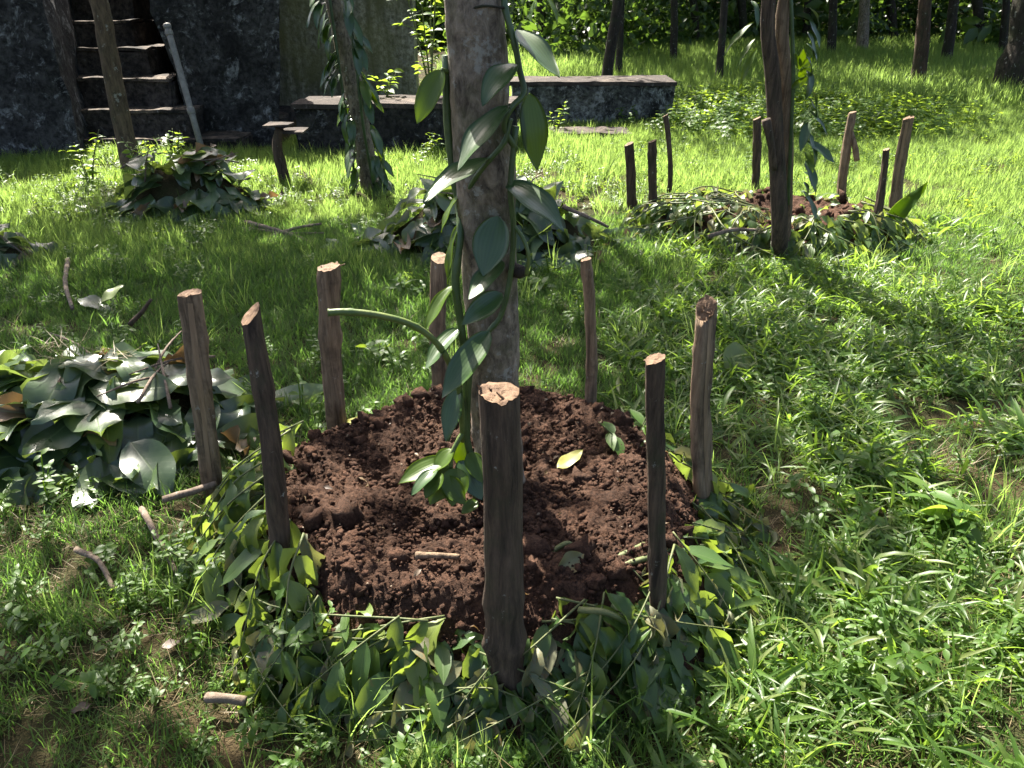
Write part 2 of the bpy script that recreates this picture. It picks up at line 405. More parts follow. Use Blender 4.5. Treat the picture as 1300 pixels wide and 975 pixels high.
# ------------------------------------------------------------------ concrete stair, walls and blocks
def prism(bot, top, bev=0.0, cut=None, seed=0, sub=.10, rough=.012, wear=.02):
    """rough-faced box from 4 bottom + 4 top corners (ccw), subdivided and roughened"""
    bot = np.asarray(bot, float); top = np.asarray(top, float)
    quads = [(bot[0], bot[1], top[1], top[0]), (bot[1], bot[2], top[2], top[1]), (bot[2], bot[3], top[3], top[2]), (bot[3], bot[0], top[0], top[3]), (top[0], top[1], top[2], top[3])]
    vs, fs, n = [], [], 0
    cen = np.concatenate([bot, top]).mean(0)
    for a, b, c, d in quads:
        nu = max(2, min(40, int(np.linalg.norm(b - a) / sub))); nv = max(2, min(40, int(np.linalg.norm(d - a) / sub)))
        u, v = np.meshgrid(np.linspace(0, 1, nu + 1), np.linspace(0, 1, nv + 1))
        u = u[..., None]; v = v[..., None]
        p = (a * (1 - u) + b * u) * (1 - v) + (d * (1 - u) + c * u) * v
        p = p.reshape(-1, 3)
        k = (np.arange(nv)[:, None] * (nu + 1) + np.arange(nu)[None]).ravel() + n
        vs.append(p); fs.append(np.stack([k, k + 1, k + nu + 2, k + nu + 1], 1)); n += len(p)
    v = np.concatenate(vs); f = np.concatenate(fs)
    v = v + rough * np.stack([fbm(v * 4 + seed, 3), fbm(v * 4 + seed + 31, 3), fbm(v * 4 + seed + 57, 3)], -1)
    # wear at edges: pull towards centre where noise is high
    v = v + (cen - v) * (wear * np.maximum(fbm(v * 7 + seed + 9, 2), 0))[:, None] * .5
    return v, f
def boxpr(x0, x1, y0, y1, z0, z1, **k):
    return prism([(x0, y0, z0), (x1, y0, z0), (x1, y1, z0), (x0, y1, z0)], [(x0, y0, z1), (x1, y0, z1), (x1, y1, z1), (x0, y1, z1)], **k)

st = thing('concrete_stair', 'dark mould-blackened concrete stair between two sloping side walls', 'stair', (-4.3, 8.4, 0))
steps = [(8.15, .15), (8.38, .40), (8.68, .68), (9.00, .945), (9.32, 1.20), (9.62, 1.46), (9.94, 1.72)]
for k, (y0, z1) in enumerate(steps):
    x0, x1 = [(-4.3, -2.75), (-4.40, -3.25), (-4.70, -3.55), (-4.88, -3.85), (-5.0, -4.1), (-5.1, -4.2), (-5.2, -4.3)][k]
    v, f = boxpr(x0, x1, y0 + .01, 10.9, -.1 if k == 0 else steps[k - 1][1] - .03, z1 - .03, seed=k * 7.3, rough=.026, wear=.04, sub=.06)
    so_ = part('step', mesh('step', v, f, M['conc_step'], smooth=False), st)
    v, f = boxpr(x0, x1, y0 - .01, 10.9, z1 - .03, z1, seed=k * 5.1 + 2, rough=.016, wear=.03, sub=.06)  # thin top slab, its paler colour stands for sunlight
    part('tread', mesh('tread', v, f, M['conc_tread'], smooth=False), st, sub=so_)
# side walls, battered
a, b_ = G(140, 190, 0), G(-260, 210, 0)
v, f = prism([(-7.6, 7.6, -.1), (-4.18, 7.9, -.1), (-5.15, 11.0, -.1), (-7.6, 11.0, -.1)], [(-7.6, 8.1, 2.1), (-4.48, 8.3, 2.1), (-5.3, 11.0, 2.1), (-7.6, 11.0, 2.1)], seed=3, rough=.035, sub=.12)
part('side_wall', mesh('side_wall', v, f, M['conc']), st)
v, f = prism([(-3.30, 8.65, -.1), (-2.48, 8.62, -.1), (-3.15, 11.0, -.1), (-4.2, 11.0, -.1)], [(-3.95, 9.15, 2.2), (-2.28, 8.95, 2.2), (-3.3, 11.0, 2.2), (-4.4, 11.0, 2.2)], seed=8, rough=.03, sub=.12)
part('side_wall', mesh('side_wall', v, f, M['conc']), st)

wl = thing('plaster_wall', 'tall olive mossy plaster wall streaked with damp, behind the stair', 'wall', (-2.0, 10.9, 0))
v, f = boxpr(-3.6, -1.25, 11.0, 11.35, -.1, 2.7, seed=5, rough=.012, sub=.25)
part('wall_face', mesh('wall_face', v, f, M['moss']), wl); wl['kind'] = 'thing'

def block(name, label, x0, x1, y0, y1, z1, seed):
    t = thing(name, label, 'block', ((x0 + x1) / 2, (y0 + y1) / 2, 0), 'low concrete blocks at the edge of the lawn')
    v, f = boxpr(x0, x1, y0, y1, -.15, z1 - .045, seed=seed, rough=.022, sub=.07, wear=.02)
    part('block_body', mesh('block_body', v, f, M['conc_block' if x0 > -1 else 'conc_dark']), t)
    v, f = boxpr(x0 - .02, x1 + .02, y0 - .02, y1 + .02, z1 - .045, z1, seed=seed + 4, rough=.010, sub=.07, wear=.012)
    part('top_slab', mesh('top_slab', v, f, M['conc_top']), t)
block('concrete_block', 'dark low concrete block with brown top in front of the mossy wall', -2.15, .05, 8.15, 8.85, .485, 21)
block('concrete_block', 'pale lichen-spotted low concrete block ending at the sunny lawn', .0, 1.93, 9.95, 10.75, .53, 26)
v, f = boxpr(.42, 1.32, 9.05, 9.6, -.1, .07, seed=30, rough=.02, sub=.08)
tag(link('concrete_slab', mesh('concrete_slab', v, f, M['conc_top'])), 'flat worn concrete slab lying in grass before the pale block', 'slab', kind='thing')

# ------------------------------------------------------------------ trees
def crown_mesh(name, seed, n=2200, blobs=13, size=.15, rx=1.4, rz=.9, mat=None):
    r = np.random.default_rng(seed); B = Batch()
    c = r.normal(size=(blobs, 3)); c /= np.linalg.norm(c, axis=1)[:, None]; c *= (r.uniform(.2, 1, blobs)**.5)[:, None]
    c *= np.array([rx, rx, rz])
    base = [leaf(1, .42, .6, .3, nl=4, nc=3, seed=s) for s in range(3)]
    for k in range(n):
        p = c[r.integers(blobs)] + r.normal(size=3) * np.array([.30, .30, .20])
        d = r.normal(size=3); d[2] = d[2] * .5 - .35
        m = xform(p, d, r.normal(size=3) * .6 + np.array([0, 0, 1]), size * r.uniform(.7, 1.3))
        v, f, uv = base[k % 3]; B.add(tmat(v, m), f, uv, r.random())
    for q in c[:9]:   # limbs reach each clump
        v, f, uv = tube(spline([(0, 0, -rz - .35), q * .45 + np.array([0, 0, -.3]), q], 7), np.linspace(.035, .008, 7), 6, cap=False)
        B.add(v, f, uv, .5)
    return B.mesh(name, mat or M['crown'])
CROWNS = [crown_mesh('crown_a', 1), crown_mesh('crown_b', 2), crown_mesh('crown_c', 3, 1500)]
CROWN_MID = crown_mesh('crown_mid', 9, 900, 9, .13, .9, .6)
CROWN_SPARSE = crown_mesh('crown_sparse', 7, 420, 7, .14, .7, .5)

def tree(name, label, path, rad, mat, crown=None, cpos=None, cs=1.0, group=None, seg=14, rough=.10, rings=26, vexp=9.):
    pts = spline(path, rings); rr = np.interp(np.linspace(0, 1, rings), np.linspace(0, 1, len(rad)), rad)
    t = thing(name, label, 'tree', tuple(pts[0]), group)
    v, f, uv = tube(pts, rr, seg, rough, seed=random.random() * 50, rs=vexp)
    part('trunk', mesh('trunk', v, f, mat, uv), t)
    if crown is not None:
        cp = cpos if cpos is not None else pts[-1]
        mt = Matrix.Translation(Vector(cp)) @ Matrix.Rotation(random.random() * 6.28, 4, 'Z') @ Matrix.Scale(cs, 4)
        part('crown', crown, t, mt)
        tip = pts[-1]; low = np.array(cp) + np.array([0, 0, -.9 * cs])
        if np.linalg.norm(low - tip) > .25:
            v, f, uv = tube(spline([tip - np.array([0, 0, .05]), (tip + low) / 2 + np.array([.05, .03, .1]), low + np.array([0, 0, .5 * cs])], 8), np.linspace(rr[-1], .03, 8), 8, .05)
            part('limb', mesh('limb', v, f, mat, uv), t)
    return t

TY = 1.86
trunk_pts = [(-.035, TY, .05), P(634, 600, TY), P(628, 490, TY), P(618, 260, TY), P(602, 0, TY), (-.10, 1.9, 2.0), (-.12, 1.95, 2.7)]
tree('support_tree', 'grey-barked support tree with a glossy-leaved vine, standing in the freshly dug soil', trunk_pts, [.078, .069, .0665, .067, .064, .06, .05], M['bark_main'], CROWN_SPARSE, (-.1, 2.0, 3.5), 1.0, seg=40, rough=.13, rings=110, vexp=9.)

# stub knot on the trunk
T1 = G(477, 243)
tree('support_tree', 'vine-wrapped support tree in front of the dark low block', [T1 - [0, 0, .1], P(467, 215, 6.5), P(452, 130, 6.5), P(424, -5, 6.5), (-1.45, 6.5, 2.2), (-1.5, 6.6, 3.2)], [.095, .083, .074, .07, .068, .06], M['bark_main'], CROWNS[0], (-1.85, 6.75, 4.4), 1.4)
T2 = G(168, 222)
tree('leaning_tree', 'slim brown tree leaning beside the concrete steps', [T2 - [0, 0, .1], P(160, 180, 7.3), P(146, 110, 7.3), P(135, 50, 7.3), P(122, -8, 7.3), (-3.7, 7.3, 2.3), (-3.8, 7.4, 3.3)], [.085, .082, .078, .073, .07, .065, .055], bark_mat('brown_bark', (.05, .035, .022), (.16, .115, .07), (.04, .04, .02), .1, .15, .8), CROWNS[1], (-4.05, 7.5, 4.6), 1.3)
tree('added_shade_tree', 'unseen tree added beyond the left edge to shade the front grass', [(-3.6, 4.6, -.1), (-3.6, 4.6, .6), (-3.55, 4.62, 1.6), (-3.3, 4.7, 2.8)], [.09, .08, .07, .06], M['bark_dark'], CROWN_MID, (-2.85, 4.1, 4.3), 1.25)  # not in view; added so its crown dapples the left front
# right double-stemmed support
T3 = G(991, 328)
t3 = tree('support_tree', 'twin-stemmed support tree rising from the second mulched bed', [T3 - [0, 0, .1], P(990, 290, 4.45), P(986, 200, 4.46), P(981, 100, 4.47), P(976, 0, 4.48), (1.38, 4.48, 2.1)], [.050, .047, .045, .040, .037, .034], M['stake_dark'], CROWN_SPARSE, (1.6, 4.9, 3.0), .9, rough=.06)
v, f, uv = tube(spline([T3 + [.05, .06, -.1], P(998, 230, 4.54), P(998, 120, 4.54), P(996, 0, 4.54), (1.56, 4.54, 1.9)], 22), np.linspace(.040, .034, 22), 12, .06, seed=4)
part('second_stem', mesh('second_stem', v, f, M['stake_brown'], uv), t3)
v, f, uv = tube(spline([P(984, 215, 4.41), P(979, 185, 4.40), P(972, 152, 4.39)], 9), np.linspace(.014, .026, 9), 10, .2, seed=9)
part('branch_stub', mesh('branch_stub', v, f, M['stake_dark'], uv), t3)

# far trees (tops are above the frame)
def far(px, base_y, topx, wpx, Y, label, mat, ci, cs=1.2, ch=4.4, name='tall_tree', group='trees beyond the lawn', co=(0, 0)):
    b = P(px, base_y, Y); b[2] = float(terrain(b[0], Y)); r = wpx / 2 / FPX * depth(b)
    tp = P(topx, -20, Y); d = (tp - b) / max(.3, tp[2] - b[2])
    q = [b - d * .15, b + d * .25, b + d * .8, b + d * 1.6, b + d * 1.9 + np.array([.05, 0, 1.4])]
    return tree(name, label, q, [r * 1.35, r * 1.1, r, r * .95, r * .75], mat, CROWNS[ci % 3] if ci is not None else None, (b[0] + co[0], Y + co[1], ch + b[2]), cs, group, 12, .12, 20, 3.)
bd = M['bark_dark']
far(768, 92, 787, 13, 12.2, 'slanting dark thin tree just behind the pale concrete block', bd, 2, 1.0)
far(786, 88, 790, 8, 13.6, 'thin straight tree close beside the slanting dark one', bd, None)
far(856, 70, 857, 9, 16.0, 'slim dark tree behind the right end of the pale block', bd, 1, 1.3)
far(914, 92, 922, 9, 13.4, 'slim tree hung with pale vine leaves, left of the twin-stemmed support', bd, 2, 1.1)
far(1058, 55, 1060, 10, 17.5, 'slim dark tree just right of the twin-stemmed support', bd, 0, 1.3)
far(1098, 50, 1100, 13, 18.5, 'pale-sided tree in the undergrowth, right of the twin-stemmed support', M['bark_main'], 1, 1.3)
far(1168, 98, 1178, 16, 13.2, 'brown tree standing on the shaded grass at right', bark_mat('ruddy_bark', (.03, .02, .013), (.12, .075, .045), (.03, .035, .015), .2, .1, .7), 0, 1.3, 4.8)
far(1204, 68, 1215, 12, 16.2, 'thin tree with a pale dangling vine, near the right edge', bd, 2, 1.2)
far(1300, 112, 1325, 62, 12.6, 'thick rough-barked trunk cut by the right edge of the photo', bd, 1, 1.5, 5.0)
for k, (px, Yv, wp, lab) in enumerate([
        (690, 17, 9, 'slender dark trunk in the wood, just right of the big vine-clad trunk'),
        (735, 19, 8, 'slender dark trunk in the wood, left of the slanting tree'),
        (830, 21, 8, 'slender dark trunk deep in the wood above the pale block end'),
        (885, 20, 9, 'slender dark trunk in the wood, left of the vine-hung slim tree'),
        (945, 21, 10, 'dark trunk in the wood just left of the twin-stemmed support top'),
        (1022, 21, 9, 'dark trunk in the wood directly right of the twin-stemmed support top'),
        (1135, 21, 10, 'dark trunk in the wood left of the brown tree on the grass'),
        (1245, 20, 12, 'dark trunk in the wood left of the thick trunk at the edge'),
        (1275, 18, 9, 'thin dark trunk almost touching the thick trunk at the edge')]):
    far(px, 60, px + U(-6, 6), wp, Yv, lab, bd, k, 1.5, 5.2, 'forest_tree', 'dark trunks deep in the wood')
for k in range(9):
    px = 430 + 100 * k + U(-34, 34)
    far(px, 60, px + U(-6, 6), U(5, 10), U(23, 29), 'dark slender trunk deep in the wood behind the lawn', bd, k, 2.0, 6.3, 'forest_tree', 'dark trunks deep in the wood')

# ------------------------------------------------------------------ instanced ground cover (grass is "stuff")
def gn_scatter(name, pts, rot, scl, idx, sources, label, kind='stuff'):
    coll = bpy.data.collections.new(name + '_pieces')
    for k, me in enumerate(sources):
        o = bpy.data.objects.new('%s_piece_%02d' % (name, k), me); coll.objects.link(o)
    me = bpy.data.meshes.new(name); n = len(pts)
    me.vertices.add(n); me.vertices.foreach_set('co', np.asarray(pts, np.float32).ravel())
    a = me.attributes.new('rot', 'FLOAT_VECTOR', 'POINT'); a.data.foreach_set('vector', np.asarray(rot, np.float32).ravel())
    a = me.attributes.new('scl', 'FLOAT', 'POINT'); a.data.foreach_set('value', np.asarray(scl, np.float32))
    a = me.attributes.new('pick', 'INT', 'POINT'); a.data.foreach_set('value', np.asarray(idx, np.int32))
    ob = link(name, me); ob['kind'] = kind; ob['label'] = label
    t = bpy.data.node_groups.new(name, 'GeometryNodeTree')
    t.interface.new_socket('Geometry', in_out='INPUT', socket_type='NodeSocketGeometry')
    t.interface.new_socket('Geometry', in_out='OUTPUT', socket_type='NodeSocketGeometry')
    N = t.nodes; gi = N.new('NodeGroupInput'); go = N.new('NodeGroupOutput')
    ci = N.new('GeometryNodeCollectionInfo'); ci.inputs[0].default_value = coll
    ci.inputs['Separate Children'].default_value = True; ci.inputs['Reset Children'].default_value = True
    ip = N.new('GeometryNodeInstanceOnPoints'); ip.inputs['Pick Instance'].default_value = True
    def at(nm, ty):
        q = N.new('GeometryNodeInputNamedAttribute'); q.data_type = ty; q.inputs[0].default_value = nm
        return q.outputs[0]
    e2r = N.new('FunctionNodeEulerToRotation')
    L = t.links
    L.new(gi.outputs[0], ip.inputs['Points']); L.new(ci.outputs[0], ip.inputs['Instance'])
    L.new(at('pick', 'INT'), ip.inputs['Instance Index'])
    L.new(at('rot', 'FLOAT_VECTOR'), e2r.inputs[0]); L.new(e2r.outputs[0], ip.inputs['Rotation'])
    L.new(at('scl', 'FLOAT'), ip.inputs['Scale']); L.new(ip.outputs[0], go.inputs[0])
    md = ob.modifiers.new('scatter', 'NODES'); md.node_group = t
    return ob

def blade(r, L, W, bend, lean, az, base):
    """tapered grass blade, 3 segments"""
    n = 4; s = np.linspace(0, 1, n); ang = lean + bend * s**1.2
    st = L / (n - 1)
    h = np.concatenate([[0], np.cumsum(np.sin(ang[:-1]) * st)]); z = np.concatenate([[0], np.cumsum(np.cos(ang[:-1]) * st)])
    wd = W / 2 * np.array([.8, 1., .72, .06])
    d = np.array([math.cos(az), math.sin(az), 0]); sd = np.array([-d[1], d[0], 0])
    c = base + h[:, None] * d + z[:, None] * np.array([0, 0, 1.])
    v = np.concatenate([c - sd * wd[:, None], c + sd * wd[:, None]])
    i = np.arange(n - 1); f = np.stack([i, i + 1, i + n + 1, i + n], 1)
    uv = np.concatenate([np.stack([-np.ones(n), s], 1), np.stack([np.ones(n), s], 1)])
    return v, f, uv
def tuft(name, seed, n, rad, L, W, lean, bend, mat):
    r = np.random.default_rng(seed); B = Batch()
    for k in range(n):
        q = r.uniform(0, 6.28); d = rad * r.random()**.5
        v, f, uv = blade(r, r.uniform(*L), r.uniform(*W), r.uniform(*bend), r.uniform(*lean), r.uniform(0, 6.28), np.array([d * math.cos(q), d * math.sin(q), -.006]))
        B.add(v, f, uv, r.random())
    return B.mesh(name, mat)
def broad_tuft(name, seed, n, mat, L=(.06, .15), W=(.075, .125), lift=(.15, .9)):
    """rosette of wide folded grass leaves on runners"""
    r = np.random.default_rng(seed); B = Batch()
    for k in range(n):
        az = r.uniform(0, 6.28); q = r.uniform(0, 6.28); d = .06 * r.random()**.5; l = r.uniform(*L); up = r.uniform(*lift)
        v, f, uv = leaf(1, r.uniform(*W), r.uniform(.3, 1.4), .4, nl=5, nc=3, a=.6, tip=.6, seed=seed * 50 + k, twist=r.uniform(-.5, .5))
        m = xform((d * math.cos(q), d * math.sin(q), r.uniform(0, .035)), (math.cos(az) * math.cos(up), math.sin(az) * math.cos(up), math.sin(up)), (r.uniform(-.5, .5), r.uniform(-.5, .5), 1), l)
        B.add(tmat(v, m), f, uv, r.random())
    return B.mesh(name, mat)
def herb_tuft(name, seed, mat, h=.09, pairs=5, ll=.032, stems=3, spread=.03):
    r = np.random.default_rng(seed); B = Batch()
    for s in range(stems):
        q = r.uniform(0, 6.28); b = np.array([math.cos(q), math.sin(q), 0]) * spread * r.random()
        tip = b + np.array([math.cos(q) * h * .4, math.sin(q) * h * .4, h * r.uniform(.7, 1.1)])
        pts = spline([b, (b + tip) / 2 + np.array([0, 0, h * .1]), tip], 6)
        v, f, uv = tube(pts, .0014 * h / .09, 4, cap=False); B.add(v, f, uv, .4)
        for k in range(pairs):
            p = pts[0] * (1 - (k + 1) / pairs) + pts[-1] * (k + 1) / pairs; az = r.uniform(0, 6.28)
            for e in (0, 3.14):
                a2 = az + e + r.uniform(-.4, .4); l = ll * r.uniform(.7, 1.25) * (1.1 - .4 * k / pairs)
                v, f, uv = leaf(1, .5, .5, .25, nl=5, nc=3, seed=k)
                m = xform(p, (math.cos(a2), math.sin(a2), r.uniform(-.1, .5)), (r.uniform(-.3, .3), r.uniform(-.3, .3), 1), l)
                B.add(tmat(v, m), f, uv, r.random())
    return B.mesh(name, mat)

FINE = [tuft('fine', 10 + k, 34, .065, (.035, .085), (.0022, .0042), (.1, .9), (.2, 1.1), M['shortg']) for k in range(6)]
LAWN = [tuft('lawn', 30 + k, 26, .07, (.06, .15), (.003, .006), (.05, .6), (.1, .8), M['grass']) for k in range(5)]
LONG = [tuft('long', 50 + k, 12, .03, (.14, .30), (.0035, .0065), (.05, .5), (.4, 1.5), M['grass']) for k in range(4)]
STRAW = [tuft('straw', 70 + k, 16, .06, (.05, .14), (.0011, .0022), (1.1, 1.55), (-.2, .25), M['straw']) for k in range(4)]
BROAD = [broad_tuft('broad', 90 + k, 13, M['broad']) for k in range(6)]
HERB = [herb_tuft('herb', 110 + k, M['herb'], .07 + .02 * k, 4 + k % 3) for k in range(5)]

def inside_walls(x, y):
    return ((x < -2.4) & (y > 8.1)) | ((x > -2.2) & (x < .07) & (y > 8.1) & (y < 8.9)) | ((x > -.03) & (x < 1.96) & (y > 9.9) & (y < 10.8)) | ((x > .4) & (x < 1.34) & (y > 9.03) & (y < 9.62)) | ((x < -1.2) & (y > 10.9))
def near_mound(x, y, k=1.0):
    return np.hypot((x - MC[0]) / (.74 * k), (y - MC[1]) / (.69 * k)) < 1
def field(dens, y0, y1, seed, mask=None, wide=.80, pad=1.1, clump=.0, cs=3.):
    """random points over the viewed trapezoid"""
    r = np.random.default_rng(seed)
    wmax = wide * y1 + pad; n = int(dens * 2 * wmax * (y1 - y0))
    x = r.uniform(-wmax, wmax, n); y = r.uniform(y0, y1, n)
    ok = np.abs(x) < wide * y + pad
    ok &= ~inside_walls(x, y) & ~near_mound(x, y) & (np.hypot((x - MC2[0]) / .85, (y - MC2[1]) / .62) > 1)
    if mask is not None: ok &= r.random(n) < mask(x, y)
    if clump: ok &= r.random(n) < sstep(-.5, .5, n2(x, y, cs, 2, seed * 1.7) + clump)
    x, y = x[ok], y[ok]
    z = terrain(x, y)
    return np.stack([x, y, z], 1), r
def put(name, fld, src, label, smin=.7, smax=1.3, tilt=.15, grow=None):
    p, r = fld; n = len(p)
    rot = np.stack([r.normal(0, tilt, n), r.normal(0, tilt, n), r.uniform(0, 6.28, n)], 1)
    s = r.uniform(smin, smax, n)
    if grow is not None: s = s * grow(p[:, 0], p[:, 1])
    return gn_scatter(name, p, rot, s, r.integers(0, len(src), n), src, label)

right = lambda x, y: sstep(.15, .9, x - .10 * (y - 1.5)) * (1 - sstep(4.0, 5.6, y))          # broad-leaved sward at right
left = lambda x, y: (1 - sstep(-.35, .1, x)) * (1 - sstep(1.9, 2.8, y))                     # thin dry patch at left front
put('fine_grass', field(520, .75, 5.4, 1, lambda x, y: (1 - .75 * right(x, y)) * (1 - .22 * left(x, y))), FINE, 'short fine grass in the shade around the dug bed', .7, 1.25,
    grow=lambda x, y: .8 + .35 * sstep(2.2, 4.6, y) + .25 * n2(x, y, 1.7, 2, 3.))
put('lawn_grass', field(400, 3.9, 11.5, 2, lambda x, y: sstep(4.0, 5.2, y + .5 * n2(x, y, 1.2, 2, 4.)), clump=.42, cs=1.6), LAWN, 'bright sunlit lawn grass behind the beds', .7, 1.3, grow=lambda x, y: .62 + .3 * n2(x, y, .8, 2, 9.) + .05 * (y - 4))
put('far_grass', field(75, 11.2, 25, 3), LAWN, 'shaded grass running back to the wood', 1.5, 2.6)
put('broad_grass', field(820, .75, 5.6, 4, right, clump=.28, cs=2.6), BROAD, 'broad-bladed creeping grass at right of the dug bed', .55, 1.3, .3, grow=lambda x, y: .85 + .25 * n2(x, y, 2.5, 2, 1.))
put('straw', field(420, .75, 8.0, 5, lambda x, y: .07 + .27 * left(x, y) + .2 * right(x, y), clump=.1), STRAW, 'dry brown straw strewn on the ground at left front', .6, 1.3, .12)
put('long_grass', field(22, .8, 9.5, 6, lambda x, y: 1 - .7 * left(x, y), clump=-.1), LONG, 'long arching grass blades scattered over the lawn', .5, 1.0)
put('small_herbs', field(100, .8, 9, 7, lambda x, y: .3 + .7 * right(x, y) + .8 * left(x, y) + .5 * sstep(4.5, 6, y), clump=-.05, cs=2.), HERB, 'small leafy weeds growing among the grass', .5, 1.2, .2)
r_ = np.random.default_rng(5); n_ = 120
a_ = -1.57 + r_.normal(0, 1.05, n_); q_ = r_.uniform(1.22, 1.75, n_)
ex = np.stack([MC[0] + .565 * q_ * np.cos(a_), MC[1] + .54 * q_ * np.sin(a_), np.zeros(n_)], 1); ex[:, 2] = terrain(ex[:, 0], ex[:, 1])
put('edge_grass', (ex, r_), LONG + HERB + HERB, 'grass and weeds growing up against the mulch', .35, .8, .3)
# low leafy weed patch beyond the second bed
put('weed_patch', field(55, 8.8, 12.2, 8, lambda x, y: (1 - sstep(.9, 1.7, np.hypot((x - 3.3) / 1.5, (y - 10.4) / 1.3))), .9), [herb_tuft('weed', 150 + k, M['herb'], .20, 5, .085, 4, .1) for k in range(3)], 'low patch of bright leafy weeds on the sunny lawn')

# undergrowth in front of the wood, read as one mass
def cluster(name, seed, n=60, size=.13, rad=.38, mat=None):
    r = np.random.default_rng(seed); B = Batch()
    for k in range(n):
        p = r.normal(size=3) * rad * np.array([.6, .6, .6]); d = r.normal(size=3); d[2] -= .4
        v, f, uv = leaf(1, .45, .5, .25, nl=4, nc=3, seed=k)
        B.add(tmat(v, xform(p, d, r.normal(size=3) * .5 + np.array([0, 0, 1]), size * r.uniform(.6, 1.4))), f, uv, r.random())
    return B.mesh(name, mat or M['under'])
CL = [cluster('leafy', 200 + k) for k in range(5)] + [cluster('leafy_big', 220, 26, .3, .45)]
r = np.random.default_rng(77)
pts = []
for k in range(5200):
    x = r.uniform(-17, 22); y = r.uniform(14.5, 29)
    edge = 19.5 + 2.2 * float(n2(x, 0., .35, 2, 6.)) - (4.5 if -1.0 < x < 2.2 else 0)
    if y < edge or (y < 18 and r.random() < .55): continue
    top = min(4.5, .5 + (y - edge) * .85) * (.7 + .5 * float(n2(x, y, .5, 2, 3.)))
    if top < .25: continue
    pts.append((x, y, float(terrain(x, y)) + r.random()**.8 * top + .1))
pts = np.array(pts); n = len(pts)
gn_scatter('undergrowth', pts, r.uniform(-1, 6, (n, 3)), r.uniform(.7, 1.6, n), r.integers(0, len(CL), n), CL, 'dark dense undergrowth at the edge of the wood')

# ------------------------------------------------------------------ near soil mound
def mound_z(x, y, c=MC, rx=.565, ry=.54, h=.20):
    q = np.hypot((x - c[0]) / rx, (y - c[1]) / ry)
    an = np.arctan2((y - c[1]) / ry, (x - c[0]) / rx)
    q = q * (1 + .045 * np.sin(3 * an + 1) + .03 * np.sin(5 * an + 2.2))
    z = h * (1 - sstep(.88, 1.42, q)) + .028 * np.exp(-((q - .86) / .15)**2) - .03 * np.exp(-(q / .35)**2)
    return z, q
nr, na = 190, 420
qq = np.linspace(0, 1.5, nr)[:, None]; aa = np.linspace(0, 2 * np.pi, na, endpoint=False)[None]
def mound_mesh(c, rx, ry, h, seed, name, amp=1.0):
    x = c[0] + rx * qq * np.cos(aa); y = c[1] + ry * qq * np.sin(aa)
    z, q = mound_z(x, y, c, rx, ry, h)
    p = np.stack([x, y, np.zeros_like(x)], -1)
    lump = fbm(p * 13 + seed, 3) * .014 + (.35 - np.abs(vnoise(p * 34 + seed))) * .020 + (.35 - np.abs(vnoise(p * 75 + seed + 5))) * .012 + fbm(p * 120 + seed, 2) * .003
    z = z + amp * lump * (1 - sstep(1.25, 1.5, q)) - .03 * sstep(1.3, 1.5, q) + terrain(x, y) * sstep(.8, 1.4, q)
    V = np.stack([x, y, z], -1).reshape(-1, 3)
    k = np.arange(nr - 1)[:, None] * na; j = np.arange(na)[None]; j2 = (j + 1) % na
    F = np.stack([k + j, k + j2, k + na + j2, k + na + j], -1).reshape(-1, 4)
    F = F[:, ::-1]
    return mesh(name, V, F[na:], M['soil']), z
def clod_mesh(name, seed, mat, sub=2):
    import bmesh
    bm = bmesh.new(); bmesh.ops.create_icosphere(bm, subdivisions=sub, radius=1.0)
    v = np.array([a.co[:] for a in bm.verts]); f = [[b.index for b in q.verts] for q in bm.faces]; bm.free()
    rr = np.random.default_rng(seed)
    v = v * (1 + .70 * fbm(v * 1.6 + seed * 3, 3) + .35 * fbm(v * 5 + seed, 2))[:, None] * rr.uniform(.55, 1.2, 3)
    return mesh(name, v, np.array(f), mat, smooth=True)
CLODS = [clod_mesh('clod', k, M['soil']) for k in range(7)]
CRUMB = [clod_mesh('crumb', 20 + k, M['soil'], 1) for k in range(6)]

sm = thing('soil_mound', 'round mound of freshly dug dark brown soil inside the stakes', 'soil mound', (MC[0], MC[1], 0))
mm, _ = mound_mesh(MC, .565, .54, .20, 1., 'soil')
part('soil', mm, sm)
r = np.random.default_rng(42)
def on_mound(qm=1.1, c=MC, rx=.565, ry=.54, h=.20):
    q = qm * r.random()**.5; a = r.uniform(0, 6.28)
    x = c[0] + rx * q * math.cos(a); y = c[1] + ry * q * math.sin(a)
    return np.array([x, y, float(mound_z(x, y, c, rx, ry, h)[0])]), q, a
for k in range(190):
    p, q, a = on_mound(1.12)
    if k < 55:  # rim has the biggest lumps
        q = r.uniform(.84, 1.08); p[0] = MC[0] + .565 * q * math.cos(a); p[1] = MC[1] + .54 * q * math.sin(a); p[2] = float(mound_z(p[0], p[1])[0])
    s = .008 + .021 * r.random()**2.4
    part('clod', CLODS[k % 7], sm, Matrix.Translation(Vector(p + [0, 0, s * .35])) @ Matrix.Rotation(r.uniform(0, 6), 4, Vector(r.normal(size=3))) @ Matrix.Scale(s, 4))
pp = np.array([on_mound(1.15)[0] for _ in range(10000)]); n = len(pp)
cr = gn_scatter('crumbs', pp - np.array([MC[0], MC[1], -.006]), r.uniform(0, 6, (n, 3)), .0016 + .0105 * r.random(n)**3.4, r.integers(0, 6, n), CRUMB, 'loose soil crumbs')
cr.parent = sm
chips = [mesh('chip', *leaf(1, .55, .8, .4, 1.2, 4, 3, .9, .5, .5, 400 + k)[:2], M['bigdry'], leaf(1, .4, nl=4, nc=3)[2]) for k in range(3)]
pp = np.array([on_mound(1.05)[0] for _ in range(130)]); n = len(pp)
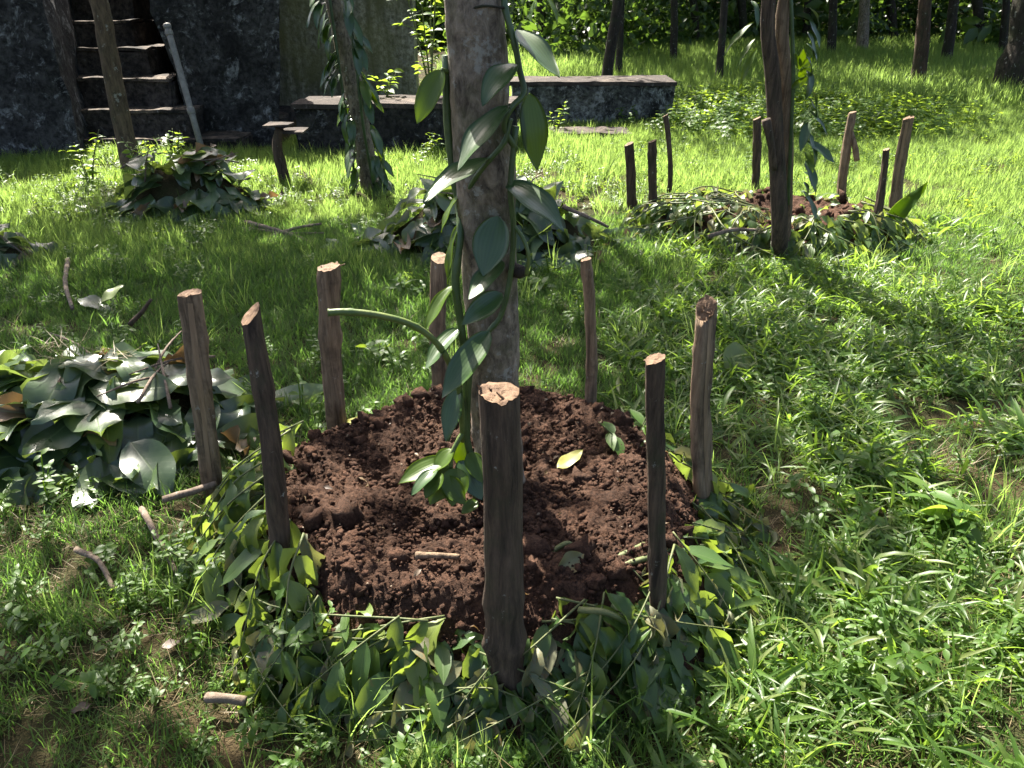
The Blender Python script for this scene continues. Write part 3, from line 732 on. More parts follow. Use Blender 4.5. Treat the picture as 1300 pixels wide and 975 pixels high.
ch_ = gn_scatter('chips', pp - np.array([MC[0], MC[1], -.017]), np.stack([r.normal(0, .4, n), r.normal(0, .4, n), r.uniform(0, 6, n)], 1), .006 + .022 * r.random(n)**2.5, r.integers(0, 3, n), chips, 'dry leaf and wood chips')
ch_.parent = sm

# ------------------------------------------------------------------ leaf libraries
MUL = [mesh('mulch_leaf', *leaf(1, .33 + .06 * (k % 3), [.3, 1.0, 1.6, 1.1, .5, 2.1, .4, 1.4][k], [.2, .5, .35, .9, .3, .6, .5, 1.1][k], [.4, 1.0, 1.4, .8, .6, 1.8, 1.0, 1.6][k], 8, 5, .85, 1.0, [0, .4, -.5, .2, .8, -.9, .1, .5][k], k)[:2], M['mulch'] if k < 6 else M['wilt'], leaf(1, .4, nl=8, nc=5)[2]) for k in range(8)]
MUL_G = MUL[:6]; MUL_W = MUL[6:]
WILT2 = mesh('wilted_leaf', *leaf(1, .34, 1.9, .9, 1.6, 9, 5, .85, 1, 1.3, 33)[:2], M['wilt'], leaf(1, .4, nl=9, nc=5)[2])
BIG = [mesh('heap_leaf', *leaf(1, .42 + .06 * (k % 3), [.4, .9, -.4, 1.3, .6, .2, 1.0][k], [.25, .45, .15, .3, .6, .1, .35][k], [.6, 1.1, .8, 1.4, .6, 1.0, 1.7][k], 11, 7, .88, .7, [0, .4, -.4, .2, -.2, .3, -.6][k], 60 + k)[:2], M['big'], leaf(1, .4, nl=11, nc=7)[2]) for k in range(7)]
BIGD = [mesh('dry_leaf', *leaf(1, .42, [1.5, -.9][k], [.5, .8][k], 1.6, 11, 7, .88, .7, .7, 90 + k)[:2], M['bigdry'], leaf(1, .4, nl=11, nc=7)[2]) for k in range(2)]

def add_to(B, me_args, M4, rr):
    v, f, uv = me_args; B.add(tmat(v, M4), f, uv, rr)

# ------------------------------------------------------------------ mulch ring of cut green branches round the near mound
mr = thing('mulch_ring', 'ring of cut green leafy branches heaped round the foot of the dug soil', 'mulch', (MC[0], MC[1] - .3, 0))
r = np.random.default_rng(99)
LVS = [leaf(1, .40 + .05 * (k % 3), [.3, .7, 1.2, .9, .5, 1.6][k], .4, [.3, .6, .9, .5, .4, 1.2][k], 6, 3, .85, 1, [0, .4, -.5, .2, .8, -.9][k], k) for k in range(6)]
def ring_pt(q, a, c=MC, rx=.565, ry=.54, h=.2):
    x = c[0] + rx * q * math.cos(a); y = c[1] + ry * q * math.sin(a)
    return np.array([x, y, float(mound_z(x, y, c, rx, ry, h)[0])])
def ring_leaf(q, a, lift, c=MC, rx=.565, ry=.54, h=.2, spin=.9, down=.5, s=(.065, .125)):
    p = ring_pt(q, a, c, rx, ry, h) + np.array([0, 0, lift])
    a2 = a + r.normal(0, spin); d = np.array([math.cos(a2), math.sin(a2), -down * r.uniform(.2, 1.5)])
    n = np.array([math.cos(a) * .55, math.sin(a) * .55, .8]) + r.normal(size=3) * .38
    return xform(p, d, n, r.uniform(*s))
front = lambda: r.choice([-1.57 + r.normal(0, 1.0), r.uniform(0, 6.28)], p=[.72, .28])
B = Batch(); BW = Batch()
for k in range(760):
    q = r.uniform(1.04, 1.40); m = ring_leaf(q, front(), r.uniform(-.015, .02), s=(.06, .14), down=.3)
    add_to(B if r.random() < .84 else BW, LVS[k % 6], m, r.random())
o = part('leaf_bed', B.mesh('leaf_bed', M['mulch']), mr); o['kind'] = 'stuff'
o = part('wilted_bed', BW.mesh('wilted_bed', M['wilt']), mr); o['kind'] = 'stuff'
# sprigs: a stalk with paired leaves, lying outwards and drooping
cnt = 0
def sprig(root, a, q0, q1, n, size, c=MC, rx=.565, ry=.54, h=.2, skew=.4, lift=.05, wilt=.12, rad=.0035, turn=0., droop=.0):
    global cnt
    a1 = a + turn + r.normal(0, skew)
    pts = spline([ring_pt(q0, a, c, rx, ry, h) + [0, 0, lift], ring_pt((q0 + q1) / 2, (a + a1) / 2, c, rx, ry, h) + [0, 0, lift * 1.5], ring_pt(q1, a1, c, rx, ry, h) + [0, 0, lift * .5]], 14)
    v, f, uv = tube(pts, np.linspace(rad, rad * .4, 14), 6, .1)
    br = part('branch', mesh('branch', v, f, M['stalk'], uv), root)
    for k in range(n):
        t = (k + .6) / n; i = min(12, int(t * 13)); p = pts[i]; d = pts[i + 1] - pts[i]; d /= np.linalg.norm(d)
        s = np.cross(d, [0, 0, 1]); s /= np.linalg.norm(s) + 1e-9; e = 1 if k % 2 else -1
        dr = d * r.uniform(.3, 1.0) + s * e * r.uniform(.3, 1.0) + np.array([0, 0, -r.uniform(.0, .8 + .5 * droop)])
        nn = np.array([0, 0, 1]) + s * e * .3 + r.normal(size=3) * .3 + np.array([math.cos(a), math.sin(a), 0]) * (.4 + .1 * droop)
        me = MUL_G[r.integers(6)] if r.random() > wilt else [MUL_W[0], MUL_W[1], WILT2][r.integers(3)]
        part('leaf', me, root, xform(p, dr, nn, size * r.uniform(.75, 1.2)), sub=br); cnt += 1
for k in range(14):      # bundles of two or three branches thrown down together
    a = -1.57 + np.linspace(-1.95, 1.95, 14)[k] + r.normal(0, .08); tw = r.normal(0, .35)
    for j in range(3 if k % 4 else 2):
        sprig(mr, a + r.normal(0, .05), r.uniform(1.0, 1.12), r.uniform(1.28, 1.52), 8, .135 * r.uniform(.8, 1.25), rad=.0028, skew=.12, turn=tw, lift=r.uniform(.015, .06), wilt=.15 if k < 9 else .35, droop=1.0)
for k in range(34):      # short broken bits filling the gaps, many wilted
    a = -1.57 + r.uniform(-1.9, 1.9)
    sprig(mr, a, r.uniform(1.0, 1.3), r.uniform(1.25, 1.5), 5, .075 * r.uniform(.7, 1.3), rad=.0024, skew=.5, lift=r.uniform(.0, .05), wilt=.45, droop=.3)
for k in range(9):   # left flank, paler limp bunch
    sprig(mr, 3.14 + np.linspace(-.3, .75, 9)[k], .98, r.uniform(1.3, 1.5), 9, .135, lift=.08, skew=.2, droop=.6)
# thick twisted wilted stems on the rim
for (pa, pb, pc) in [((768, 716), (812, 694), (856, 674)), ((775, 722), (822, 708), (868, 690)), ((700, 702), (722, 690), (738, 705)), ((735, 775), (770, 778), (800, 792))]:
    pts = spline([G(*pa, .205), G(*pb, .22), G(*pc, .18)], 14); v, f, uv = tube(pts, np.linspace(.007, .004, 14), 8, .35)
    part('stalk', mesh('stalk', v, f, M['stalk'], uv), mr)

# ------------------------------------------------------------------ stakes
def stake(foot, top, wfoot, wtop, label, mat, split=0, slant=(0.2, 0.), fray=0, knots=2, seed=0, group='stakes round the dug soil', capmat=None, bury=.12):
    rr = np.random.default_rng(seed); foot = np.asarray(foot, float); top = np.asarray(top, float)
    ax = (top - foot) / np.linalg.norm(top - foot); n = 34
    s = np.linspace(0, 1, n); L = np.linalg.norm(top - foot)
    bow = rr.normal(0, .013, 2)
    pts = foot - ax * bury + (L + bury) * s[:, None] * ax + np.sin(np.pi * s)[:, None] * np.array([bow[0], bow[1], 0]) + .003 * np.stack([fbm(np.stack([s * 6 + seed, s * 0, s * 0 + q], -1), 2) for q in (1, 2, 3)], -1)
    rad = np.interp(s, [0, 1], [wfoot / 2, wtop / 2])
    for k in range(knots):
        c = rr.uniform(.2, .95); rad = rad * (1 + rr.uniform(.08, .2) * np.exp(-((s - c) / .022)**2))
    ph = rr.uniform(0, 6.28, 4); ca = rr.uniform(-2.4, -.6)
    def prof(a, t):
        p = 1 + .07 * np.cos(2 * a + ph[0]) + .05 * np.cos(3 * a + ph[1] + t * 2) + .025 * np.cos(7 * a + ph[2]) + .02 * np.cos(11 * a + ph[3] + t)
        if split:
            d = np.cos(a - ca); lim = .40 + .06 * math.sin(t * 9 + ph[0])
            p = np.where(d > 0, np.minimum(p, lim / np.maximum(d, 1e-3)), p)
        return p
    seg = 26
    v, f, uv = tube(pts, rad, seg, .095, cap=False, seed=seed * 3.1, prof=prof, rs=11)
    ring = v[-seg:].copy(); cen = ring.mean(0)
    sl = (ring - cen) @ np.array([slant[0], slant[1], 0]) * 1.6 + rr.normal(0, .0010 + .0016 * fray, seg)
    ring = ring + sl[:, None] * ax; v[-seg:] = ring
    t = thing('wooden_stake', label, 'stake', tuple(foot), group)
    body = mesh('shaft', v, f, mat, uv)
    sh = part('shaft', body, t)
    # cut top: rim + inner rings, a little uneven
    cm = capmat or M['cutwood']; cv = []; m = 5
    for k in range(m):
        sc = 1.0 - k / (m - .4)
        q = cen + (ring - cen) * (sc * .985); q = q + ax * (.0012 + ((.0015 + .007 * fray) if k else 0) * fbm(q * 110 + seed, 2)[:, None])
        cv.append(q)
    cv.append([cen + ax * .002]); cv = np.concatenate(cv); cf = []
    for k in range(m - 1):
        for j in range(seg):
            j2 = (j + 1) % seg; cf.append((k * seg + j, k * seg + j2, (k + 1) * seg + j2, (k + 1) * seg + j))
    for j in range(0, seg, 2): cf.append(((m - 1) * seg + j, (m - 1) * seg + j + 1, (m - 1) * seg + (j + 2) % seg, m * seg))
    ct = part('cut_top', mesh('cut_top', cv, np.array(cf), cm, smooth=False), t)
    if fray:
        B = Batch()
        for k in range(int(26 * fray)):
            j = rr.integers(seg); b = cen + (ring[j] - cen) * rr.uniform(.2, 1.0) - ax * .006
            d = ax * rr.uniform(.0, .6) + rr.normal(size=3) * .8
            l = rr.uniform(.004, .012); q, ff, uu = tube([b, b + d * l * .5, b + d * l + rr.normal(size=3) * .003], [.0032, .003, .0015], 4, cap=False); B.add(q, ff, uu)
        part('splinters', B.mesh('splinters', cm), t, sub=ct)['kind'] = 'stuff'
    if split:    # pale heartwood strip on the split face
        q0 = v[:-seg].reshape(-1, seg, 3); a = np.linspace(0, 2 * np.pi, seg, endpoint=False)
        d = np.cos(a - ca); idx = [j for j in np.argsort(-d)[:5]]; idx = sorted(idx, key=lambda j: ((a[j] - ca + np.pi) % (2 * np.pi)))
        cc = pts[:-1, None, :]; sv = []
        sv = (q0[:, idx] + (q0[:, idx] - cc) / (np.linalg.norm(q0[:, idx] - cc, axis=2)[..., None]) * .0015)
        kk = len(idx); nn = sv.shape[0]; ii = (np.arange(nn - 1)[:, None] * kk + np.arange(kk - 1)[None]).ravel()
        part('split_face', mesh('split_face', sv.reshape(-1, 3), np.stack([ii, ii + 1, ii + kk + 1, ii + kk], 1), M['inner']), t, sub=sh)
    return t
def pstake(fx, fy, tx, ty, wpx, label, z=.0, dy=0.0, wt=None, **k):
    f = G(fx, fy, z); t = P(tx, ty, f[1] + dy); wf = wpx / FPX * depth(f) if wt is None else wpx / FPX * depth(f)
    f[2] = z
    return stake(f, t, wf, (wt or wpx) / FPX * depth(t), label, **k)
pstake(643, 880, 632, 500, 47, 'thick dark bark stake at the front of the dug soil', .03, .02, 49, mat=M['stake_dark'], slant=(-.1, .12), fray=.5, seed=1)
pstake(270, 612, 240, 372, 25, 'pale brown stake beside the heap of big leaves, leftmost of the dug bed', .06, 0, 30, mat=M['stake_brown'], slant=(.1, .1), fray=.25, seed=2, split=1)
pstake(352, 722, 317, 400, 29, 'dark stake with a slanting pale cut, at the left front of the soil', .12, 0, 27, mat=M['stake_dark'], slant=(.45, .4), seed=3, split=0)
pstake(428, 532, 417, 340, 24, 'stake behind the tip of the cut vine stem, at the back left', .16, 0, 26, mat=M['stake_brown'], slant=(.1, .1), fray=.4, seed=4)
pstake(561, 500, 557, 328, 22, 'reddish brown stake partly behind the support tree trunk', .10, 0, 21, mat=M['stake_brown'], slant=(0, .3), seed=5, capmat=M['inner'])
pstake(745, 542, 745, 329, 15, 'thinnest stake, straight and reddish, at the back right of the soil', .13, 0, 14, mat=M['stake_brown'], slant=(.1, -.1), fray=.1, seed=6, knots=3)
pstake(834, 812, 832, 456, 20, 'short dark stake at the right front of the soil', .06, 0, 23, mat=M['stake_dark'], slant=(.15, .1), fray=.15, seed=7)
pstake(900, 648, 899, 394, 27, 'split stake with a torn pale top, rightmost of the dug bed', .05, 0, 28, mat=M['stake_brown'], slant=(.15, .9), fray=.6, seed=8, split=1, knots=4)
g2 = 'stakes round the second bed'
pstake(803, 268, 799, 183, 12, 'short dark stake at the left end of the second bed', .05, 0, 11, mat=M['stake_dark'], seed=11, group=g2, capmat=M['stake_brown'])
pstake(829, 287, 828, 179, 10, 'knobbly dark stake second from the left end of the second bed', .03, 0, 10, mat=M['stake_dark'], seed=12, group=g2, knots=4, capmat=M['stake_brown'])
pstake(846, 249, 845, 147, 6, 'very thin black stake at the back left of the second bed', .02, 0, 7, mat=M['stake_dark'], seed=13, group=g2, capmat=M['stake_brown'])
pstake(957, 240, 961, 150, 10, 'stake half hidden behind the twin-stemmed support tree', .05, 0, 10, mat=M['stake_dark'], seed=14, group=g2, capmat=M['stake_brown'])
t = pstake(1069, 250, 1082, 143, 13, 'stake with a small broken side branch at the back of the second bed', .08, 0, 10, mat=M['stake_brown'], seed=15, group=g2)
c = G(1069, 250, .08)
v, f, uv = tube(spline([P(1079, 165, c[1] - .01), P(1085, 185, c[1] - .04), P(1088, 204, c[1] - .05)], 8), np.linspace(.018, .022, 8), 8, .1); part('side_branch', mesh('side_branch', v, f, M['stake_brown'], uv), t)
pstake(1137, 268, 1153, 150, 14, 'tallest frayed-top stake at the right end of the second bed', .06, 0, 13, mat=M['stake_brown'], seed=16, group=g2, fray=1., split=1)
pstake(1107, 305, 1125, 190, 12, 'plain dark stake leaning at the right front of the second bed', .05, 0, 8, mat=M['stake_dark'], seed=17, group=g2, capmat=M['stake_brown'])

# ------------------------------------------------------------------ vine on the support tree
def solid_leaf(name, L, W, curl, fold, wave, twist, seed, mat, th=.0012):
    v, f, uv = leaf(1, W / L, curl, fold, wave, 15, 7, .82, .55, twist, seed)
    v = v * L
    nv = len(v); v2 = v.copy(); v2[:, 2] -= th
    f2 = f[:, ::-1] + nv
    nl, nc = 15, 7; edge = []
    for i in range(nl - 1):
        a, b = i * nc, (i + 1) * nc; edge.append((b, a, a + nv, b + nv))
        a, b = i * nc + nc - 1, (i + 1) * nc + nc - 1; edge.append((a, b, b + nv, a + nv))
    return mesh(name, np.concatenate([v, v2]), np.concatenate([f, f2, np.array(edge)]), mat, np.concatenate([uv, uv]))
vine = thing('vanilla_vine', 'climbing vine with thick glossy oval leaves on the grey support tree', 'vine', (-.045, TY - .08, .2))
def vleaf(root, b, t, wpx, n=(0, -.5, 1), yb=1.74, yt=1.66, mat='vanilla', curl=.35, fold=.22, tw=0., seed=0, wave=.25, label=None):
    pb, pt = P(*b, yb), P(*t, yt); L = np.linalg.norm(pt - pb) * (1 + .04 * curl); W = wpx / FPX * depth((pb + pt) / 2) * 1.12
    me = solid_leaf('leaf', L, W, curl, fold, wave, tw, seed, M[mat])
    d = (pt - pb) / np.linalg.norm(pt - pb); F = frame(d, n)
    d2 = d + F[:, 2] * math.tan(curl * .35)      # aim up so that the curved leaf ends at its tip
    o = part('leaf', me, root, xform(pb, d2, n))
    if label: o['label'] = label
    return o
VL = [  # base, tip, width px, normal, Y base, Y tip, material, curl, fold, twist
    ((562, 88), (529, 156), 29, (-.4, -1, .35), 1.84, 1.80, 'vanlight', .35, .25, .2),
    ((656, 38), (710, 97), 33, (.5, -1, .6), 1.80, 1.70, 'vanilla', .3, .2, .2),
    ((655, 80), (612, 132), 33, (-.3, -.7, 1), 1.79, 1.70, 'vanilla', .7, .25, .2),
    ((645, 134), (581, 215), 42, (-.42, -.5, 1), 1.77, 1.66, 'vanilla', .25, .35, -.1),
    ((672, 118), (682, 216), 33, (.25, -1, .1), 1.82, 1.80, 'vanmid', .2, .25, .0),
    ((620, 200), (538, 256), 36, (-.3, -.5, 1), 1.78, 1.62, 'vanilla', .35, .3, .0),
    ((644, 234), (716, 292), 40, (.45, -.85, .75), 1.79, 1.68, 'vanilla', .8, .3, .2),
    ((632, 274), (613, 350), 42, (-.15, -1, .2), 1.77, 1.72, 'vanilla', .2, .18, .0),
    ((638, 332), (595, 380), 30, (-.3, -.6, 1), 1.77, 1.66, 'vanilla', .3, .3, .0),
    ((583, 246), (560, 294), 14, (-.9, -.4, .2), 1.84, 1.80, 'vanlight', .4, .3, .1),
    ((581, 285), (567, 360), 13, (-.9, -.45, .1), 1.82, 1.79, 'vanlight', .3, .3, .3),
    ((575, 362), (540, 420), 20, (-.6, -.6, .7), 1.80, 1.72, 'vanlight', .4, .5, .1),
    ((584, 418), (540, 468), 29, (-.5, -.5, 1), 1.80, 1.70, 'vanilla', .3, .5, .0),
    ((638, 372), (586, 412), 27, (-.1, -.9, .5), 1.77, 1.71, 'vanilla', .5, .3, .0),
    ((622, 420), (561, 505), 34, (-.4, -.9, .4), 1.77, 1.66, 'vanilla', .25, .25, .0),
    ((584, 488), (566, 560), 25, (-.5, -.8, .4), 1.78, 1.72, 'vanilla', .3, .3, .3),
    ((690, -6), (709, 32), 14, (.7, -.6, .3), 1.74, 1.70, 'vanlight', .6, .4, .3),
    ((588, 560), (583, 592), 22, (.2, -1, .2), 1.80, 1.78, 'vanlight', .3, .3, .0),
    ((568, 585), (506, 613), 28, (-.1, -.4, 1), 1.76, 1.70, 'vanlight', .6, .3, .0),
    ((573, 592), (546, 640), 33, (-.4, -.9, .4), 1.75, 1.69, 'vanlight', .5, .3, .2),
    ((580, 594), (574, 642), 33, (0, -1, .3), 1.74, 1.67, 'vanlight', .5, .3, .0),
    ((582, 585), (612, 634), 28, (.3, -.9, .5), 1.76, 1.70, 'vanilla', .5, .3, .0),
    ((560, 600), (540, 632), 22, (-.3, -.6, .8), 1.72, 1.66, 'vanlight', .4, .3, .2),
    ((596, 575), (612, 612), 24, (.2, -.8, .6), 1.77, 1.71, 'vanlight', .4, .3, .2),
    ((575, 570), (552, 598), 22, (-.5, -.5, .8), 1.77, 1.73, 'vanlight', .5, .3, .3),
    ((566, 606), (590, 640), 24, (.1, -.9, .5), 1.72, 1.67, 'vanlight', .5, .4, -.2),
    ((556, 596), (522, 628), 18, (-.4, -.3, .9), 1.72, 1.66, 'vanilla', .5, .3, .2),
    ((606, 636), (586, 652), 16, (0, -.4, 1), 1.70, 1.66, 'vanlight', .2, .3, .0),
]
for k, (b_, t_, wd, nn, yb, yt, mt, cu, fo, tw) in enumerate(VL):
    vleaf(vine, b_, t_, wd, nn, yb, yt, mt, cu, fo, tw, k)
def vstem(root, pl, wpx, mat='vinestem', name='stem', seed=0, n=40, node=.18):
    pts = spline([P(*q) for q in pl], n); d = np.mean([depth(p) for p in pts])
    s = np.linspace(0, 1, n); rad = wpx / 2 / FPX * d * (1 + node * (np.cos(s * len(pl) * 5) > .93))
    v, f, uv = tube(pts, rad, 10, .05, seed=seed); return part(name, mesh(name, v, f, M[mat], uv), root)
vstem(vine, [(640, -30, 1.84), (641, 8, 1.81), (652, 50, 1.80), (660, 90, 1.80), (665, 118, 1.79), (650, 136, 1.775), (640, 160, 1.775), (655, 190, 1.79)], 8)
vstem(vine, [(648, 150, 1.78), (640, 180, 1.775), (622, 202, 1.775), (604, 225, 1.79), (590, 250, 1.82)], 7, seed=1)
vstem(vine, [(567, 70, 1.86), (568, 150, 1.86), (575, 215, 1.86), (583, 262, 1.85), (584, 300, 1.81), (578, 360, 1.79), (586, 418, 1.79), (592, 480, 1.79), (590, 540, 1.79), (600, 590, 1.79), (605, 640, 1.78)], 10, seed=2)
vstem(vine, [(655, 160, 1.79), (648, 240, 1.785), (652, 290, 1.79), (648, 350, 1.785), (636, 400, 1.78), (618, 425, 1.775), (598, 470, 1.78), (594, 540, 1.79), (596, 600, 1.79)], 7, seed=3)
vstem(vine, [(652, 286, 1.79), (664, 303, 1.78), (671, 325, 1.77), (668, 350, 1.78)], 5, 'cutstem', seed=4, n=16)
vstem(vine, [(416, 397, 1.62), (440, 396, 1.63), (478, 400, 1.65), (520, 411, 1.68), (550, 431, 1.71), (570, 460, 1.74), (584, 500, 1.77), (588, 560, 1.79)], 8.5, 'cutstem', 'cut_stem', seed=5, n=44)
vstem(vine, [(568, 560, 1.74), (576, 540, 1.76), (588, 520, 1.78)], 5, 'vinestem', seed=6, n=10)
vstem(vine, [(572, 596, 1.75), (574, 575, 1.76), (590, 545, 1.79)], 6, 'cutstem', seed=7, n=12)
vstem(vine, [(640, 10, 1.80), (610, 8, 1.79), (585, 20, 1.80), (570, 45, 1.84)], 3, 'bark_dark', 'aerial_root', seed=8, n=14)
vstem(vine, [(560, 88, 1.84), (572, 92, 1.85)], 5, 'cutstem', 'leaf_stalk', n=6)
# sawn branch stub on the trunk
v, f, uv = tube([P(650, 342, 1.84), P(659, 345, 1.80), P(664, 346, 1.79)], [.018, .017, .013], 12, .15)
part('branch_stub', mesh('branch_stub', v, f, M['bark_dark'], uv), vine)

# vine on the tree by the dark block
vine2 = thing('vanilla_vine', 'drooping vine leaves hanging along the tree before the dark block', 'vine', tuple(G(480, 245)))
def small_vine(root, pts, n, wl, ww, Yc, seed, side=0, light=.2):
    rr = np.random.default_rng(seed); pth = spline(pts, n)
    libs = [solid_leaf('leaf', 1, ww / wl, c, .3, .3, tw, 300 + k, M['vanlight' if k >= 4 else 'vanilla'], .004) for k, (c, tw) in enumerate([(.5, 0), (.9, .4), (.3, -.4), (1.3, .2), (.6, .2), (.9, -.3)])]
    for k in range(n):
        e = (1 if rr.random() < .5 else -1) if not side else side
        az = (0 if e > 0 else math.pi) + rr.normal(0, .7) - (.5 if e > 0 else -.5)
        d = np.array([math.cos(az), math.sin(az) - .4, -rr.uniform(.5, 1.8)])
        i = rr.integers(4) if rr.random() > light else 4 + rr.integers(2)
        part('leaf', libs[i], root, xform(pth[k] + np.array([.07 * e, -.05, 0]), d, np.array([math.cos(az) * .7, -.6, .8]) + rr.normal(size=3) * .2, wl * rr.uniform(.7, 1.1)))
small_vine(vine2, [P(424, -20, 6.42), P(440, 60, 6.4), P(455, 130, 6.4), P(466, 190, 6.4), P(470, 235, 6.4)], 62, .27, .085, 6.4, 1, light=.18)
for k, off in enumerate((-14, 8)):
    pts = spline([P(430 + off, -20, 6.38), P(444 + off, 80, 6.36), P(454 + off * .9, 160, 6.37), P(466 + off, 235, 6.4)], 20)
    v, f, uv = tube(pts, .011, 7, .2); part('stem', mesh('stem', v, f, M['vinestem'], uv), vine2)
vine3 = thing('vanilla_vine', 'vine with a bright leaf sprig climbing the twin-stemmed support tree', 'vine', tuple(G(1000, 300)))
small_vine(vine3, [P(1006, 10, 4.48), P(1003, 70, 4.48), P(1006, 140, 4.48), P(1003, 190, 4.48), P(1000, 240, 4.5)], 17, .18, .06, 4.7, 2, side=1, light=.05)
small_vine(vine3, [P(968, 0, 4.45), P(972, 40, 4.45), P(975, 60, 4.45)], 4, .22, .04, 4.7, 3, side=-1, light=.8)
pts = spline([P(1004, -10, 4.5), P(1007, 90, 4.49), P(1004, 180, 4.49), P(1000, 260, 4.5)], 20)
v, f, uv = tube(pts, .010, 7, .2); part('stem', mesh('stem', v, f, M['vinestem'], uv), vine3)
for k, (b_, t_) in enumerate([((1016, 84), (1020, 62)), ((1018, 84), (1034, 74)), ((1016, 88), (1008, 68)), ((1020, 90), (1033, 94)), ((1014, 98), (1024, 86)), ((1005, 112), (1026, 98))]):
    vleaf(vine3, b_, t_, 9, (.1, -1, .4), 4.48, 4.46, 'vanlight', .3, .3, 0, 70 + k)

# ------------------------------------------------------------------ heaps of big cut leaves
def heap(name, label, c, rx, ry, h, n, size, seed, dry=.06, straw=False, stalks=6):
    rr = np.random.default_rng(seed); c = np.asarray(c, float)
    t = thing(name, label, 'leaf heap', (c[0], c[1], 0), 'heaps of cut leaves on the grass')
    q = np.linspace(0, 1.05, 14)[:, None]; a = np.linspace(0, 2 * np.pi, 40, endpoint=False)[None]
    hz = lambda q, a: h * (1 - sstep(.25, 1.02, q)) * (.82 + .25 * np.sin(2 * a + seed) * q)
    x = c[0] + rx * q * np.cos(a); y = c[1] + ry * q * np.sin(a)
    z = hz(q, a) * .86 - .05 + .03 * n2(x, y, 9, 2, seed)
    k = np.arange(13)[:, None] * 40; j = np.arange(40)[None]; F = np.stack([k + j, k + (j + 1) % 40, k + 40 + (j + 1) % 40, k + 40 + j], -1).reshape(-1, 4)
    part('litter_core', mesh('litter_core', np.stack([x, y, z], -1).reshape(-1, 3), F[40:], M['ground']), t)
    for k in range(n):
        qv = rr.random()**.55 * 1.04; av = rr.uniform(0, 6.28)
        if rr.random() < .45: av = -1.57 + rr.normal(0, .9)
        p = np.array([c[0] + rx * qv * math.cos(av), c[1] + ry * qv * math.sin(av), float(hz(qv, av)) * rr.uniform(.75, 1.05) + .02])
        az = av + rr.normal(0, 1.0); dn = .2 + 1.1 * sstep(.45, .95, qv)
        d = np.array([math.cos(az), math.sin(az), -dn * rr.uniform(.1, 1.1)])
        nn = np.array([math.cos(av) * .8 * dn, math.sin(av) * .8 * dn, 1.]) + rr.normal(size=3) * .30
        s = rr.uniform(*size)
        if p[2] < .09: d[2] = max(d[2], -.1 - p[2])
        me = BIG[rr.integers(7)] if rr.random() > dry else BIGD[rr.integers(2)]
        if rr.random() < .22: nn = -nn
        part('leaf', me, t, xform(p - d / np.linalg.norm(d) * s * .35, d, nn, s))
    for k in range(stalks):
        av = rr.uniform(0, 6.28); p = np.array([c[0] + rx * .5 * math.cos(av), c[1] + ry * .5 * math.sin(av), h * .8])
        d = np.array([rr.normal(), rr.normal(), rr.uniform(.0, .4)]); d /= np.linalg.norm(d)
        v, f, uv = tube(spline([p - d * .15, p + [0, 0, .02], p + d * .17], 8), [.006, .006, .005, .005, .004, .004, .003, .002], 6, .15)
        part('stalk', mesh('stalk', v, f, M['stick'], uv), t)
    if straw:
        for k in range(10):
            p = np.array([c[0] + rr.normal(0, .16), c[1] - .02 + rr.normal(0, .08), h * .98 + .015])
            part('grass_clippings', STRAW[k % 4] if k % 3 else FINE[k % 6], t, Matrix.Translation(Vector(p)) @ Matrix.Rotation(rr.uniform(0, 6), 4, 'Z'))
    return t
heap('leaf_heap', 'nearest heap of big dark leaves, left of the dug soil', (-1.5, 2.47), .66, .40, .31, 230, (.16, .36), 1, .11, True)
heap('leaf_heap', 'heap of glossy dark leaves in front of the stair and grey pipe', G(240, 272), .62, .40, .48, 150, (.17, .34), 2, .04)
heap('leaf_heap', 'wide heap of blue-green leaves behind the support tree trunk', (-.14, 4.85), .86, .52, .45, 185, (.17, .34), 3, .06)
heap('leaf_heap', 'low dark leaf heap cut by the left edge of the photo', G(12, 330), .32, .26, .20, 36, (.14, .28), 4, .08, stalks=3)

# single large leaves lying flat by the near heap
def lone(name, label, cat, base, tip, n, wratio, mat, group=None, curl=.3, wave=.5, fold=.2, seed=0):
    L = float(np.linalg.norm(np.subtract(tip, base))); v, f, uv = leaf(L, L * wratio, curl, fold, wave, 12, 7, .88, .7, .2, seed)
    v2 = v.copy(); v2[:, 2] -= .001
    o = link(name, mesh(name, np.concatenate([v, v2]), np.concatenate([f, f[:, ::-1] + len(v)]), M[mat], np.concatenate([uv, uv])))
    o.matrix_world = xform(base, np.subtract(tip, base), n); return tag(o, label, cat, group)
gl = 'single leaves lying about the bed'
lone('fallen_leaf', 'pale broad sunlit leaf lying flat before the near leaf heap', 'leaf', G(165, 560, .14), G(215, 625, .05), (0, -.3, 1), .62, 'big', gl, seed=3)
lone('fallen_leaf', 'pale sunlit leaf lying between the heap and the two left stakes', 'leaf', G(330, 515, .06), G(262, 535, .08), (0, -.2, 1), .5, 'big', gl, seed=4)
lone('fallen_leaf', 'pale glossy leaf in front of the two left stakes, beside the mulch', 'leaf', G(285, 560, .10), G(232, 585, .05), (-.2, -.25, 1), .5, 'big', gl, seed=24, wave=1.0)
lone('fallen_leaf', 'broad grey-green leaf under the pale sunlit one at the heap front', 'leaf', G(140, 590, .09), G(190, 612, .05), (-.2, -.3, 1), .55, 'big', gl, seed=25, wave=.8)
lone('fallen_leaf', 'dry brown curled leaf on the straw at the bottom left', 'leaf', G(90, 905, .02), G(118, 890, .03), (0, -.2, 1), .5, 'bigdry', gl, seed=26, wave=1.2)
lone('fallen_leaf', 'green leaf lying on grass at the left edge, below the near heap', 'leaf', G(-12, 600, .06), G(22, 632, .02), (.2, -.3, 1), .6, 'mulch', gl, seed=5)
lone('fallen_leaf', 'yellow leaf lying on the soil by the back left stake', 'leaf', P(438, 537, 2.28), P(469, 533, 2.25), (0, -.5, 1), .42, 'yellow', gl, seed=6, curl=-.6)
